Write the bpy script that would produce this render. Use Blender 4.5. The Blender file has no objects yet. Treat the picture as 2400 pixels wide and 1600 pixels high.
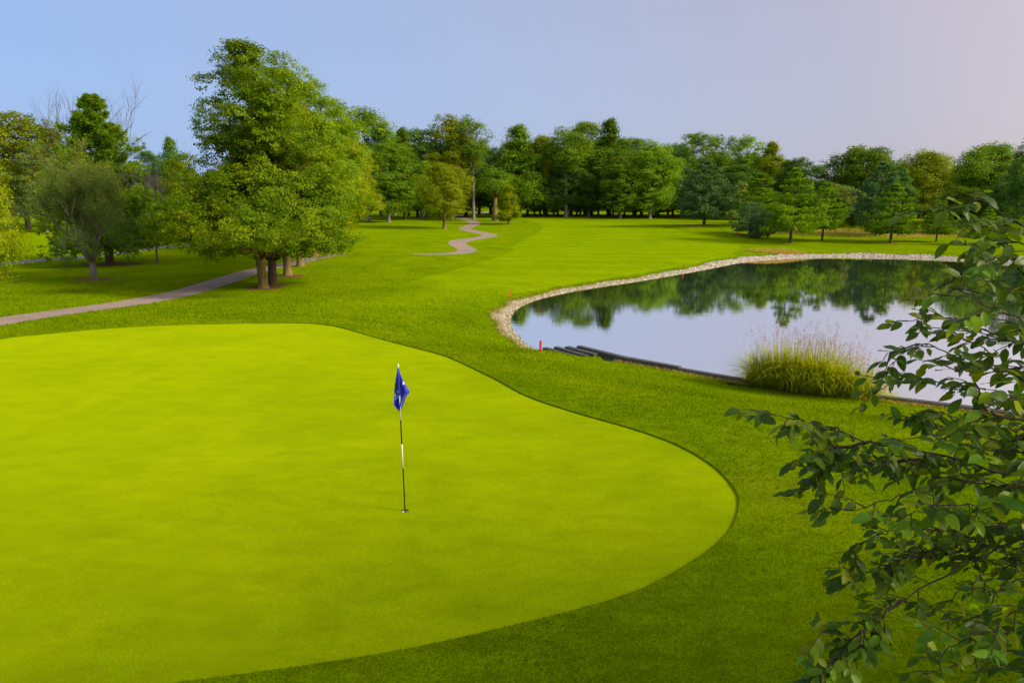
import bpy, math, random
import numpy as np
from mathutils import Vector, Matrix
from mathutils.geometry import delaunay_2d_cdt

R = math.radians
random.seed(11)
rng = np.random.default_rng(11)
scene = bpy.context.scene
col = scene.collection

# ------------------------------------------------------------------ camera
CAM_H = 4.75
FPX = 1600.0                       # focal length in pixels of a 2400 px wide frame (24 mm)
HORIZON = 459.0
PITCH = math.atan((800 - HORIZON) / FPX)
cam_d = bpy.data.cameras.new('camera')
cam = bpy.data.objects.new('camera', cam_d)
col.objects.link(cam)
cam_d.sensor_width = 36.0
cam_d.lens = 36.0 * FPX / 2400
cam_d.clip_start = 0.05
cam_d.clip_end = 6000
cam.location = (0, 0, CAM_H)
cam.rotation_euler = (math.pi / 2 - PITCH, 0, 0)
scene.camera = cam

# ------------------------------------------------------------------ sky, sun, exposure
SUN_EL, SUN_AZ = 30.0, 106.0        # azimuth to the right of the view direction (+Y)
world = bpy.data.worlds.new('World')
scene.world = world
world.use_nodes = True
wn, wl = world.node_tree.nodes, world.node_tree.links
for n in list(wn):
    wn.remove(n)
sky = wn.new('ShaderNodeTexSky')
sky.sky_type = 'NISHITA'
sky.sun_disc = False
sky.sun_elevation = R(SUN_EL)
sky.sun_rotation = R(SUN_AZ)
sky.altitude = 0
sky.air_density = 1.0
sky.dust_density = 2.0
sky.ozone_density = 2.0
bg = wn.new('ShaderNodeBackground')
bg.inputs['Strength'].default_value = 0.10
wo = wn.new('ShaderNodeOutputWorld')
# summer haze: the clear sky is veiled by a milky tone that warms towards the sun
sdir = Vector((math.sin(R(SUN_AZ)) * math.cos(R(SUN_EL)), math.cos(R(SUN_AZ)) * math.cos(R(SUN_EL)), math.sin(R(SUN_EL))))
tcw = wn.new('ShaderNodeTexCoord')
dot = wn.new('ShaderNodeVectorMath'); dot.operation = 'DOT_PRODUCT'
dot.inputs[1].default_value = sdir
wl.new(tcw.outputs['Generated'], dot.inputs[0])
mr = wn.new('ShaderNodeMapRange')
mr.inputs['From Min'].default_value = -1.0
mr.inputs['From Max'].default_value = 1.0
wl.new(dot.outputs['Value'], mr.inputs['Value'])
hr = wn.new('ShaderNodeValToRGB')
HAZE = [(0.0, (0.25, 0.41, 0.80)), (0.20, (0.305, 0.455, 0.79)), (0.42, (0.40, 0.475, 0.70)), (0.60, (0.475, 0.455, 0.575)), (0.68, (0.58, 0.505, 0.56)), (0.76, (0.84, 0.74, 0.74)), (1.0, (0.95, 0.82, 0.76))]
while len(hr.color_ramp.elements) < len(HAZE):
    hr.color_ramp.elements.new(0.5)
for el, (p_, c_) in zip(hr.color_ramp.elements, HAZE):
    el.position = p_
    el.color = (*c_, 1)
wl.new(mr.outputs[0], hr.inputs['Fac'])
hm = wn.new('ShaderNodeMix'); hm.data_type = 'RGBA'
hm.inputs[0].default_value = 0.85
sc_n = wn.new('ShaderNodeVectorMath'); sc_n.operation = 'SCALE'
sc_n.inputs['Scale'].default_value = 5.7
wl.new(hr.outputs['Color'], sc_n.inputs[0])
wl.new(sky.outputs['Color'], hm.inputs[6])
wl.new(sc_n.outputs[0], hm.inputs[7])
wl.new(hm.outputs[2], bg.inputs['Color'])
wl.new(bg.outputs[0], wo.inputs['Surface'])

sd = bpy.data.lights.new('sun', 'SUN')
sd.energy = 2.8
sd.angle = R(14)
sd.color = (1.0, 0.88, 0.66)
sun = bpy.data.objects.new('sun', sd)
col.objects.link(sun)
sdir = Vector((math.sin(R(SUN_AZ)) * math.cos(R(SUN_EL)), math.cos(R(SUN_AZ)) * math.cos(R(SUN_EL)), math.sin(R(SUN_EL))))
sun.rotation_euler = sdir.to_track_quat('Z', 'Y').to_euler()
sun.location = sdir * 50

vs = scene.view_settings
vs.view_transform = 'Standard'
vs.look = 'None'
vs.exposure = 0.9
vs.gamma = 1.0
vs.use_curve_mapping = False
scene.cycles.max_bounces = 6
scene.cycles.diffuse_bounces = 3
scene.cycles.transmission_bounces = 4
scene.cycles.use_denoising = True

# ------------------------------------------------------------------ projection helpers
CP, SP = math.cos(PITCH), math.sin(PITCH)
S = 2400 / 2352.0                  # my pixel readings come from a 2352 px wide view


def ray(dx, dy):
    a = (dx * S - 1200) / FPX
    b = -(dy * S - 800) / FPX
    return np.array([a, b * SP + CP, b * CP - SP])


def on_plane(dx, dy, z):
    d = ray(dx, dy)
    t = (z - CAM_H) / d[2]
    return np.array([d[0] * t, d[1] * t])


def smooth(a, b, x):
    t = np.clip((x - a) / (b - a), 0, 1)
    return t * t * (3 - 2 * t)


def catmull(pts, n=6, closed=False):
    P = [np.array(p, float) for p in pts]
    out = []
    m = len(P)
    rngi = range(m) if closed else range(m - 1)
    for i in rngi:
        if closed:
            p0, p1, p2, p3 = P[(i - 1) % m], P[i], P[(i + 1) % m], P[(i + 2) % m]
        else:
            p0, p1, p2, p3 = P[max(i - 1, 0)], P[i], P[i + 1], P[min(i + 2, m - 1)]
        for k in range(n):
            t = k / n
            out.append(0.5 * ((2 * p1) + (-p0 + p2) * t + (2 * p0 - 5 * p1 + 4 * p2 - p3) * t * t + (-p0 + 3 * p1 - 3 * p2 + p3) * t ** 3))
    if not closed:
        out.append(P[-1])
    return np.array(out)


def inside(poly, X, Y):
    X = np.asarray(X, float); Y = np.asarray(Y, float)
    res = np.zeros(X.shape, bool)
    x0, y0 = poly[:, 0], poly[:, 1]
    x1, y1 = np.roll(x0, -1), np.roll(y0, -1)
    for a, b, c, d in zip(x0, y0, x1, y1):
        if b == d:
            continue
        m = ((b > Y) != (d > Y)) & (X < (c - a) * (Y - b) / (d - b) + a)
        res ^= m
    return res


def dist_poly(poly, X, Y, closed=True):
    X = np.asarray(X, float); Y = np.asarray(Y, float)
    best = np.full(X.shape, 1e9)
    n = len(poly)
    for i in range(n if closed else n - 1):
        a = poly[i]; b = poly[(i + 1) % n]
        ab = b - a
        L = ab @ ab
        if L < 1e-12:
            continue
        t = np.clip(((X - a[0]) * ab[0] + (Y - a[1]) * ab[1]) / L, 0, 1)
        best = np.minimum(best, np.hypot(X - a[0] - t * ab[0], Y - a[1] - t * ab[1]))
    return best


# ------------------------------------------------------------------ pond outline and terrain height
ZW = -1.55
WALL_Z = -1.26
SRC = 1 / S                        # readings taken in source pixels
shore_src = [(1262, 826), (1228, 806), (1203, 778), (1192, 752), (1206, 726), (1250, 704), (1330, 684), (1400, 672), (1500, 657), (1600, 640),
             (1680, 625), (1740, 613), (1800, 607), (1870, 603), (2000, 601), (2100, 603), (2200, 606), (2330, 614), (2420, 622)]
shore = np.array([on_plane(x * SRC, y * SRC, ZW) for x, y in catmull(shore_src, 5)])
wall_src = [(2440, 978), (2330, 962), (2206, 945), (2126, 938), (2012, 925), (1903, 911), (1757, 893), (1680, 881), (1546, 856), (1448, 839), (1356, 815)]
wall = np.array([on_plane(x * SRC, y * SRC, WALL_Z) for x, y in wall_src])
far_r = shore[-1]
near_r = wall[0]
east = np.array([far_r + np.array([14, -4]), far_r + np.array([22, -20]), np.array([near_r[0] + 26, near_r[1] + 8]), np.array([near_r[0] + 14, near_r[1] - 3.5]), near_r + np.array([5, -1.0])])
pond = np.vstack([shore, east, wall])
wall_line = np.vstack([east[3:], wall])


def nat(x, y):
    x = np.asarray(x, float); y = np.asarray(y, float)
    z = -0.55 * smooth(25, 40, y) + 1.05 * smooth(70, 140, y) + 0.004 * np.clip(y - 140, 0, 300)
    w = smooth(28, 60, y)
    z = z + w * (0.12 * np.sin(x * 0.11 + y * 0.05) + 0.1 * np.sin(x * 0.05 - y * 0.13 + 1.0))
    # low swell beside the oaks that half hides the path, and one under the pines
    z = z + 0.6 * np.exp(-(((x + 11.5) / 8.5) ** 2 + ((y - 56.5) / 4.2) ** 2))
    z = z + 0.25 * np.exp(-(((x + 15) / 9) ** 2 + ((y - 80) / 7) ** 2))
    z = z + 0.5 * np.exp(-(((x - 33) / 9) ** 2 + ((y - 103) / 7) ** 2))
    z = z + 0.05 * np.sin(x * 0.35 + 0.6) * np.sin(y * 0.31) * smooth(4, 20, np.hypot(x - 2, y - 14))
    return z


def height(x, y):
    x = np.asarray(x, float); y = np.asarray(y, float)
    n = nat(x, y)
    d = dist_poly(pond, x, y)
    ins = inside(pond, x, y)
    dw = dist_poly(wall_line, x, y, False)
    near = smooth(0.6, 2.6, dist_poly(shore, x, y, False) - dw)    # 1 at the wall side
    rad = np.clip(9 + (y - 32) * 0.42, 8.5, 30)
    bank = ZW + np.minimum(d * 0.24, 0.5) + 0.02 * np.clip(d - 2, 0, 50)
    lip = WALL_Z - 0.07 + 0.03 * d
    edge = bank * (1 - near) + lip * near
    t = smooth(0, 1, np.clip((d - 0.5) / rad, 0, 1))
    out = edge * (1 - t) + n * t
    inn = ZW - np.minimum(0.25 * d, 1.2) * (1 - near) - near * np.minimum(2.0 * d + 0.2, 1.2)
    return np.where(ins, inn, out)


def hz(x, y):
    return float(height(np.array([x]), np.array([y]))[0])


def hit(dx, dy):
    d = ray(dx, dy)
    t = np.concatenate([np.arange(4, 60, 0.15), np.arange(60, 700, 0.6)])
    X, Y, Z = d[0] * t, d[1] * t, CAM_H + d[2] * t
    m = Z < height(X, Y)
    i = int(np.argmax(m)) if m.any() else len(t) - 1
    return np.array([X[i], Y[i]])


# ------------------------------------------------------------------ materials
def new_mat(name):
    m = bpy.data.materials.new(name)
    m.use_nodes = True
    nt = m.node_tree
    for n in list(nt.nodes):
        nt.nodes.remove(n)
    out = nt.nodes.new('ShaderNodeOutputMaterial')
    return m, nt, out


def N(nt, t, **kw):
    n = nt.nodes.new(t)
    for k, v in kw.items():
        if k.startswith('_'):
            setattr(n, k[1:], v)
        else:
            n.inputs[k.replace('__', ' ')].default_value = v
    return n


def ramp(nt, fac, stops):
    r = nt.nodes.new('ShaderNodeValToRGB')
    e = r.color_ramp.elements
    while len(e) < len(stops):
        e.new(0.5)
    for el, (p, c) in zip(e, stops):
        el.position = p
        el.color = (*c, 1)
    nt.links.new(fac, r.inputs['Fac'])
    return r.outputs['Color']


def mixc(nt, fac, a, b, mode='MIX'):
    m = nt.nodes.new('ShaderNodeMix')
    m.data_type = 'RGBA'
    m.blend_type = mode
    for s, v in ((m.inputs[0], fac), (m.inputs[6], a), (m.inputs[7], b)):
        if isinstance(v, (int, float)):
            s.default_value = v
        elif isinstance(v, tuple):
            s.default_value = (*v, 1)
        else:
            nt.links.new(v, s)
    return m.outputs[2]


def tex_noise(nt, co, scale, detail=4, rough=0.6, dist=0.0):
    n = N(nt, 'ShaderNodeTexNoise', Scale=scale, Detail=detail, Roughness=rough, Distortion=dist)
    nt.links.new(co, n.inputs['Vector'])
    return n.outputs['Fac']


def pos(nt, scale=(1, 1, 1)):
    g = nt.nodes.new('ShaderNodeNewGeometry')
    mp = nt.nodes.new('ShaderNodeMapping')
    mp.inputs['Scale'].default_value = scale
    nt.links.new(g.outputs['Position'], mp.inputs['Vector'])
    return mp.outputs['Vector']


def principled(nt, out, color, rough=0.8, spec=0.3, bump=None, bump_d=0.01, bump_s=0.6):
    p = nt.nodes.new('ShaderNodeBsdfPrincipled')
    p.inputs['Roughness'].default_value = rough
    p.inputs['Specular IOR Level'].default_value = spec
    if isinstance(color, tuple):
        p.inputs['Base Color'].default_value = (*color, 1)
    else:
        nt.links.new(color, p.inputs['Base Color'])
    if bump is not None:
        b = N(nt, 'ShaderNodeBump', Strength=bump_s, Distance=bump_d)
        nt.links.new(bump, b.inputs['Height'])
        nt.links.new(b.outputs[0], p.inputs['Normal'])
    nt.links.new(p.outputs[0], out.inputs['Surface'])
    return p


def grass_color(nt, dark, mid, light, grain, patch, dry=None, dry_amt=0.0, grain_amt=0.5, med_amt=0.4, stripes=None, marks=0.0):
    co = pos(nt)
    big = tex_noise(nt, co, patch, 5, 0.6, 0.3)
    c = ramp(nt, big, [(0.28, dark), (0.5, mid), (0.72, light)])
    med = tex_noise(nt, pos(nt, (0.7, 1.5, 1)), patch * 6, 4, 0.65, 0.4)
    c = mixc(nt, med_amt, c, ramp(nt, med, [(0.32, (0.30, 0.32, 0.3)), (0.6, (0.66, 0.66, 0.6))]), 'OVERLAY')
    fine = tex_noise(nt, co, grain, 3, 0.7)
    c = mixc(nt, grain_amt, c, ramp(nt, fine, [(0.3, (0.18, 0.2, 0.2)), (0.7, (0.82, 0.82, 0.78))]), 'OVERLAY')
    if dry:
        d = tex_noise(nt, co, 0.31, 6, 0.7, 0.5)
        f = ramp(nt, d, [(0.56, (0, 0, 0)), (0.74, (dry_amt,) * 3)])
        c = mixc(nt, f, c, dry)
    if stripes:
        a, width, amt = stripes
        g = nt.nodes.new('ShaderNodeNewGeometry')
        mp = nt.nodes.new('ShaderNodeMapping')
        mp.inputs['Rotation'].default_value = (0, 0, a)
        nt.links.new(g.outputs['Position'], mp.inputs['Vector'])
        w = N(nt, 'ShaderNodeTexWave', Scale=1.0 / width, Distortion=3.0, Detail=2.0)
        w.inputs['Detail Scale'].default_value = 0.4
        nt.links.new(mp.outputs['Vector'], w.inputs['Vector'])
        c = mixc(nt, amt, c, ramp(nt, w.outputs['Fac'], [(0.25, (0.38, 0.4, 0.38)), (0.75, (0.60, 0.58, 0.54))]), 'OVERLAY')
    if marks:                     # pitch marks and scuffs
        v = N(nt, 'ShaderNodeTexVoronoi', Scale=1.7, Randomness=1.0)
        nt.links.new(co, v.inputs['Vector'])
        e = tex_noise(nt, co, 30, 2, 0.6)
        ad = nt.nodes.new('ShaderNodeMath'); ad.operation = 'MULTIPLY_ADD'
        nt.links.new(e, ad.inputs[0]); ad.inputs[1].default_value = 0.06; nt.links.new(v.outputs['Distance'], ad.inputs[2])
        f = ramp(nt, ad.outputs[0], [(0.045, (marks,) * 3), (0.075, (0, 0, 0))])
        c = mixc(nt, f, c, (0.07, 0.10, 0.004))
    return c, fine


def grass_mat(name, dark, mid, light, grain=45.0, patch=0.55, dry=None, dry_amt=0.0, bump=0.03, grain_amt=0.5, stripes=None, med_amt=0.4, sheen=0.25, sheen_c=(0.5, 0.7, 0.0), marks=0.0, under=None):
    m, nt, out = new_mat(name)
    c, fine = grass_color(nt, dark, mid, light, grain, patch, dry, dry_amt, grain_amt, med_amt, stripes, marks)
    if under:                     # longer grass showing where the mown edge fades out
        c2, _ = grass_color(nt, *under)
        a = nt.nodes.new('ShaderNodeAttribute')
        a.attribute_name = 'mow'
        c = mixc(nt, a.outputs['Fac'], c2, c)
    p = principled(nt, out, c, 0.95, 0.0, fine, bump, 0.7)
    p.inputs['Sheen Weight'].default_value = sheen
    p.inputs['Sheen Roughness'].default_value = 0.45
    p.inputs['Sheen Tint'].default_value = (*sheen_c, 1)
    return m


def leaf_mat(name, dark, mid, light, trans=0.3, rough=0.55, spec=0.25, tcol=None, vary=0.10):
    m, nt, out = new_mat(name)
    a = nt.nodes.new('ShaderNodeAttribute')
    a.attribute_name = 'tint'
    oi = nt.nodes.new('ShaderNodeObjectInfo')
    c = ramp(nt, a.outputs['Fac'], [(0.0, dark), (0.5, mid), (1.0, light)])
    hv = N(nt, 'ShaderNodeHueSaturation')
    ma = N(nt, 'ShaderNodeMapRange')
    ma.inputs['To Min'].default_value = 1 - vary * 1.6
    ma.inputs['To Max'].default_value = 1 + vary * 1.6
    nt.links.new(oi.outputs['Random'], ma.inputs['Value'])
    nt.links.new(ma.outputs[0], hv.inputs['Value'])
    nt.links.new(c, hv.inputs['Color'])
    c = hv.outputs[0]
    p = nt.nodes.new('ShaderNodeBsdfPrincipled')
    p.inputs['Roughness'].default_value = rough
    p.inputs['Specular IOR Level'].default_value = spec
    nt.links.new(c, p.inputs['Base Color'])
    tr = nt.nodes.new('ShaderNodeBsdfTranslucent')
    tc = mixc(nt, 1.0, c, tcol or (1.5, 1.4, 0.5), 'MULTIPLY')
    nt.links.new(tc, tr.inputs['Color'])
    mx = nt.nodes.new('ShaderNodeMixShader')
    mx.inputs[0].default_value = trans
    nt.links.new(p.outputs[0], mx.inputs[1])
    nt.links.new(tr.outputs[0], mx.inputs[2])
    nt.links.new(mx.outputs[0], out.inputs['Surface'])
    return m


def bark_mat(name, dark, light, scale=9.0):
    m, nt, out = new_mat(name)
    tc = nt.nodes.new('ShaderNodeTexCoord')
    mp = nt.nodes.new('ShaderNodeMapping')
    mp.inputs['Scale'].default_value = (1, 1, 0.16)
    nt.links.new(tc.outputs['Object'], mp.inputs['Vector'])
    f = tex_noise(nt, mp.outputs[0], scale, 6, 0.7, 0.5)
    c = ramp(nt, f, [(0.3, dark), (0.7, light)])
    principled(nt, out, c, 0.95, 0.1, f, 0.05, 0.9)
    return m


M = {}
LAWN = ((0.070, 0.130, 0.001), (0.108, 0.176, 0.001), (0.154, 0.214, 0.0015))
M['lawn'] = grass_mat('rough_lawn', *LAWN, 40, 0.33, (0.19, 0.19, 0.008), 0.45, 0.05, 0.7, None, 0.55, 0.22)
M['blade'] = leaf_mat('grass_blade', (0.068, 0.125, 0.001), (0.130, 0.206, 0.0015), (0.225, 0.292, 0.003), 0.42, 0.7, 0.0, (1.3, 1.25, 0.4), 0.0)
M['fairway'] = grass_mat('fairway_turf', (0.114, 0.190, 0.001), (0.140, 0.216, 0.001), (0.172, 0.240, 0.0015), 30, 0.16, (0.21, 0.22, 0.008), 0.3, 0.02, 0.5, (R(80), 13.0, 0.28), 0.45, 0.25, under=(*LAWN, 40, 0.33, (0.19, 0.19, 0.008), 0.45, 0.6, 0.55))
M['green'] = grass_mat('green_turf', (0.126, 0.190, 0.0015), (0.166, 0.238, 0.0015), (0.216, 0.276, 0.0015), 90, 0.30, (0.23, 0.25, 0.001), 0.5, 0.014, 0.75, None, 0.30, 0.42, (0.66, 0.80, 0.0), 0.55)

m, nt, out = new_mat('path_asphalt')
f1 = tex_noise(nt, pos(nt), 60, 4, 0.7)
f2 = tex_noise(nt, pos(nt), 0.8, 5, 0.6)
c = mixc(nt, 0.5, ramp(nt, f2, [(0.3, (0.25, 0.182, 0.150)), (0.7, (0.35, 0.270, 0.220))]), ramp(nt, f1, [(0.3, (0.3, 0.3, 0.3)), (0.7, (0.7, 0.7, 0.7))]), 'OVERLAY')
principled(nt, out, c, 0.9, 0.2, f1, 0.01)
M['path'] = m
m, nt, out = new_mat('road_asphalt')
principled(nt, out, ramp(nt, tex_noise(nt, pos(nt), 3, 5), [(0.3, (0.12, 0.14, 0.17)), (0.7, (0.18, 0.20, 0.24))]), 0.9, 0.2)
M['road'] = m
m, nt, out = new_mat('bank_gravel')
f1 = tex_noise(nt, pos(nt), 14, 5, 0.8)
f2 = tex_noise(nt, pos(nt), 0.6, 4, 0.6)
c = mixc(nt, 0.8, ramp(nt, f2, [(0.3, (0.30, 0.235, 0.155)), (0.7, (0.45, 0.40, 0.34))]), ramp(nt, f1, [(0.35, (0.15, 0.15, 0.15)), (0.65, (0.85, 0.85, 0.85))]), 'OVERLAY')
principled(nt, out, c, 0.95, 0.15, f1, 0.06, 1.0)
M['gravel'] = m
m, nt, out = new_mat('stone')
oi = nt.nodes.new('ShaderNodeAttribute'); oi.attribute_name = 'tint'
c = ramp(nt, oi.outputs['Fac'], [(0.0, (0.16, 0.11, 0.06)), (0.35, (0.36, 0.28, 0.19)), (0.7, (0.50, 0.435, 0.345)), (1.0, (0.60, 0.58, 0.56))])
principled(nt, out, c, 0.9, 0.2)
M['stone'] = m
m, nt, out = new_mat('needle_mulch')
f1 = tex_noise(nt, pos(nt), 5, 5, 0.7)
c = ramp(nt, f1, [(0.3, (0.13, 0.055, 0.02)), (0.55, (0.22, 0.11, 0.03)), (0.75, (0.17, 0.17, 0.02))])
principled(nt, out, c, 0.95, 0.1, f1, 0.04)
M['mulch'] = m
m, nt, out = new_mat('pond_bed_mud')
principled(nt, out, (0.03, 0.03, 0.02), 0.9, 0.2)
M['mud'] = m
m, nt, out = new_mat('pond_water')
r1 = tex_noise(nt, pos(nt, (0.35, 1.0, 1)), 3.2, 3, 0.55)
b = N(nt, 'ShaderNodeBump', Strength=0.03, Distance=0.05)
nt.links.new(r1, b.inputs['Height'])
gl = N(nt, 'ShaderNodeBsdfGlossy', Roughness=0.004)
gl.inputs['Color'].default_value = (1.0, 1.0, 1.0, 1)
nt.links.new(b.outputs[0], gl.inputs['Normal'])
df = N(nt, 'ShaderNodeBsdfDiffuse')
df.inputs['Color'].default_value = (0.10, 0.12, 0.11, 1)
mx = nt.nodes.new('ShaderNodeMixShader')
mx.inputs[0].default_value = 0.96
nt.links.new(df.outputs[0], mx.inputs[1]); nt.links.new(gl.outputs[0], mx.inputs[2])
nt.links.new(mx.outputs[0], out.inputs['Surface'])
M['water'] = m
m, nt, out = new_mat('weathered_timber')
tc = nt.nodes.new('ShaderNodeTexCoord')
mp = nt.nodes.new('ShaderNodeMapping'); mp.inputs['Scale'].default_value = (0.6, 7, 7)
nt.links.new(tc.outputs['Object'], mp.inputs['Vector'])
f1 = tex_noise(nt, mp.outputs[0], 4, 6, 0.7)
f2 = tex_noise(nt, pos(nt), 3.5, 5, 0.7)
c = mixc(nt, ramp(nt, f2, [(0.45, (0, 0, 0)), (0.65, (0.7, 0.7, 0.7))]), ramp(nt, f1, [(0.3, (0.035, 0.035, 0.035)), (0.7, (0.13, 0.135, 0.14))]), (0.05, 0.065, 0.03))
principled(nt, out, c, 0.85, 0.25, f1, 0.02)
M['timber'] = m


def plain(name, colr, rough=0.5, spec=0.4, noise=0.0):
    m, nt, out = new_mat(name)
    c = colr
    if noise:
        f = tex_noise(nt, pos(nt), 25, 4, 0.6)
        c = mixc(nt, noise, colr, ramp(nt, f, [(0.3, (0.3, 0.3, 0.3)), (0.7, (0.7, 0.7, 0.7))]), 'OVERLAY')
    principled(nt, out, c, rough, spec)
    return m


M['white'] = plain('pole_white', (0.80, 0.79, 0.74), 0.4, 0.4, 0.2)
M['black'] = plain('pole_black', (0.008, 0.008, 0.009), 0.6, 0.1, 0.2)
M['cup'] = plain('cup_white', (0.72, 0.72, 0.68), 0.5)
M['soil'] = plain('soil', (0.02, 0.016, 0.01), 0.95, 0.1, 0.3)
M['stake'] = plain('stake_red', (0.62, 0.02, 0.02), 0.5, 0.3, 0.3)
M['stake2'] = plain('stake_faded_red', (0.52, 0.10, 0.03), 0.6, 0.3, 0.3)
m, nt, out = new_mat('flag_cloth')
p = principled(nt, out, mixc(nt, 0.25, (0.006, 0.016, 0.48), ramp(nt, tex_noise(nt, pos(nt), 14, 3), [(0.3, (0.3, 0.3, 0.3)), (0.7, (0.7, 0.7, 0.7))]), 'OVERLAY'), 0.5, 0.4)
p.inputs['Sheen Weight'].default_value = 0.3
M['flag'] = m
M['f_green'] = plain('flag_green_print', (0.004, 0.05, 0.05), 0.6)
M['f_yellow'] = plain('flag_yellow_print', (0.45, 0.33, 0.03), 0.6)
M['f_cyan'] = plain('flag_light_blue_print', (0.10, 0.35, 0.72), 0.6)
M['f_white'] = plain('flag_white_print', (0.75, 0.75, 0.85), 0.6)

M['oak'] = leaf_mat('oak_leaf', (0.076, 0.156, 0.004), (0.150, 0.256, 0.004), (0.300, 0.385, 0.004), 0.42, spec=0.08)
M['maple'] = leaf_mat('maple_leaf', (0.078, 0.176, 0.010), (0.142, 0.264, 0.010), (0.265, 0.370, 0.008), 0.43, vary=0.18, spec=0.08)
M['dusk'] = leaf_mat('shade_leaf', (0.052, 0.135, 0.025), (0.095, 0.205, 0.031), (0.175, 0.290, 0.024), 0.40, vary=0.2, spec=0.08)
M['gold'] = leaf_mat('golden_leaf', (0.118, 0.180, 0.002), (0.205, 0.268, 0.003), (0.345, 0.370, 0.004), 0.40, spec=0.08)
M['pine'] = leaf_mat('pine_needle', (0.070, 0.160, 0.006), (0.145, 0.275, 0.006), (0.270, 0.400, 0.006), 0.40, vary=0.1, spec=0.08)
M['bluepine'] = leaf_mat('blue_pine_needle', (0.052, 0.135, 0.058), (0.108, 0.225, 0.088), (0.205, 0.320, 0.100), 0.32, spec=0.08)
M['larch'] = leaf_mat('larch_needle', (0.110, 0.190, 0.060), (0.185, 0.275, 0.055), (0.330, 0.350, 0.012), 0.38, spec=0.08)
M['bark'] = bark_mat('bark_brown', (0.050, 0.036, 0.022), (0.165, 0.118, 0.068))
M['barkgold'] = bark_mat('bark_tan', (0.100, 0.068, 0.026), (0.32, 0.225, 0.085))
M['barkgrey'] = bark_mat('bark_grey', (0.11, 0.095, 0.08), (0.30, 0.265, 0.225))
M['barkdead'] = bark_mat('bark_dead', (0.10, 0.085, 0.085), (0.20, 0.175, 0.17))
M['reed'] = leaf_mat('reed_blade', (0.230, 0.315, 0.006), (0.400, 0.470, 0.010), (0.640, 0.570, 0.035), 0.48, vary=0, spec=0.15)
M['plume'] = leaf_mat('reed_plume', (0.30, 0.18, 0.09), (0.42, 0.27, 0.15), (0.52, 0.36, 0.22), 0.3, tcol=(1.1, 1.0, 0.8), vary=0)
M['thatch'] = leaf_mat('dry_thatch', (0.060, 0.035, 0.014), (0.115, 0.070, 0.026), (0.24, 0.16, 0.06), 0.2, vary=0)
M['straw'] = leaf_mat('dry_grass', (0.30, 0.24, 0.040), (0.46, 0.35, 0.070), (0.62, 0.48, 0.13), 0.35, vary=0)
M['fgleaf'] = leaf_mat('elm_leaf', (0.050, 0.145, 0.008), (0.135, 0.260, 0.007), (0.350, 0.420, 0.004), 0.48, 0.42, 0.26, (1.7, 1.4, 0.2), 0.3)
M['twig'] = bark_mat('twig_bark', (0.045, 0.032, 0.024), (0.13, 0.10, 0.075), 40)


# ------------------------------------------------------------------ mesh helpers
def mesh(name, V, F, mat, smooth_=True, tint=None):
    V = np.asarray(V, np.float32).reshape(-1, 3)
    me = bpy.data.meshes.new(name)
    if isinstance(F, np.ndarray):
        nf, k = F.shape
        starts = np.arange(nf, dtype=np.int32) * k
        totals = np.full(nf, k, np.int32)
        flat = F.astype(np.int32).ravel()
    else:
        totals = np.array([len(f) for f in F], np.int32)
        starts = np.concatenate([[0], np.cumsum(totals)[:-1]]).astype(np.int32)
        flat = np.array([i for f in F for i in f], np.int32)
        nf = len(F)
    me.vertices.add(len(V)); me.vertices.foreach_set('co', V.ravel())
    me.loops.add(len(flat)); me.loops.foreach_set('vertex_index', flat)
    me.polygons.add(nf); me.polygons.foreach_set('loop_start', starts)
    me.polygons.foreach_set('use_smooth', np.full(nf, smooth_, bool))
    if tint is not None:
        at = me.attributes.new('tint', 'FLOAT', 'FACE')
        at.data.foreach_set('value', np.asarray(tint, np.float32))
    me.update(calc_edges=True)
    me.validate()
    if mat is not None:
        me.materials.append(M[mat] if isinstance(mat, str) else mat)
    return me


def obj(name, data, parent=None, loc=None):
    o = bpy.data.objects.new(name, data)
    col.objects.link(o)
    if parent is not None:
        o.parent = parent
    if loc is not None:
        o.location = loc
    return o


def tag(o, label=None, cat=None, group=None, kind=None):
    if label: o['label'] = label
    if cat: o['category'] = cat
    if group: o['group'] = group
    if kind: o['kind'] = kind
    return o


class Tubes:
    def __init__(self):
        self.V, self.F, self.n = [], [], 0

    def add(self, pts, rad, sides=6, cap=True):
        pts = np.asarray(pts, float); rad = np.asarray(rad, float)
        k = len(pts)
        T = np.gradient(pts, axis=0)
        T /= np.linalg.norm(T, axis=1)[:, None] + 1e-9
        ref = np.array([0, 0, 1.0]) if abs(T[0][2]) < 0.9 else np.array([1.0, 0, 0])
        A = np.cross(T, ref); A /= np.linalg.norm(A, axis=1)[:, None] + 1e-9
        B = np.cross(T, A)
        ang = np.arange(sides) * 2 * math.pi / sides
        ring = pts[:, None, :] + rad[:, None, None] * (np.cos(ang)[None, :, None] * A[:, None, :] + np.sin(ang)[None, :, None] * B[:, None, :])
        self.V.append(ring.reshape(-1, 3))
        o = self.n
        for i in range(k - 1):
            for j in range(sides):
                j2 = (j + 1) % sides
                self.F.append((o + i * sides + j, o + i * sides + j2, o + (i + 1) * sides + j2, o + (i + 1) * sides + j))
        if cap:
            self.F.append(tuple(o + (k - 1) * sides + j for j in range(sides)))
            self.F.append(tuple(o + j for j in range(sides))[::-1])
        self.n += k * sides

    def mesh(self, name, mat):
        return mesh(name, np.vstack(self.V), self.F, mat)


def unit(v):
    return v / (np.linalg.norm(v, axis=-1, keepdims=True) + 1e-9)


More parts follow.
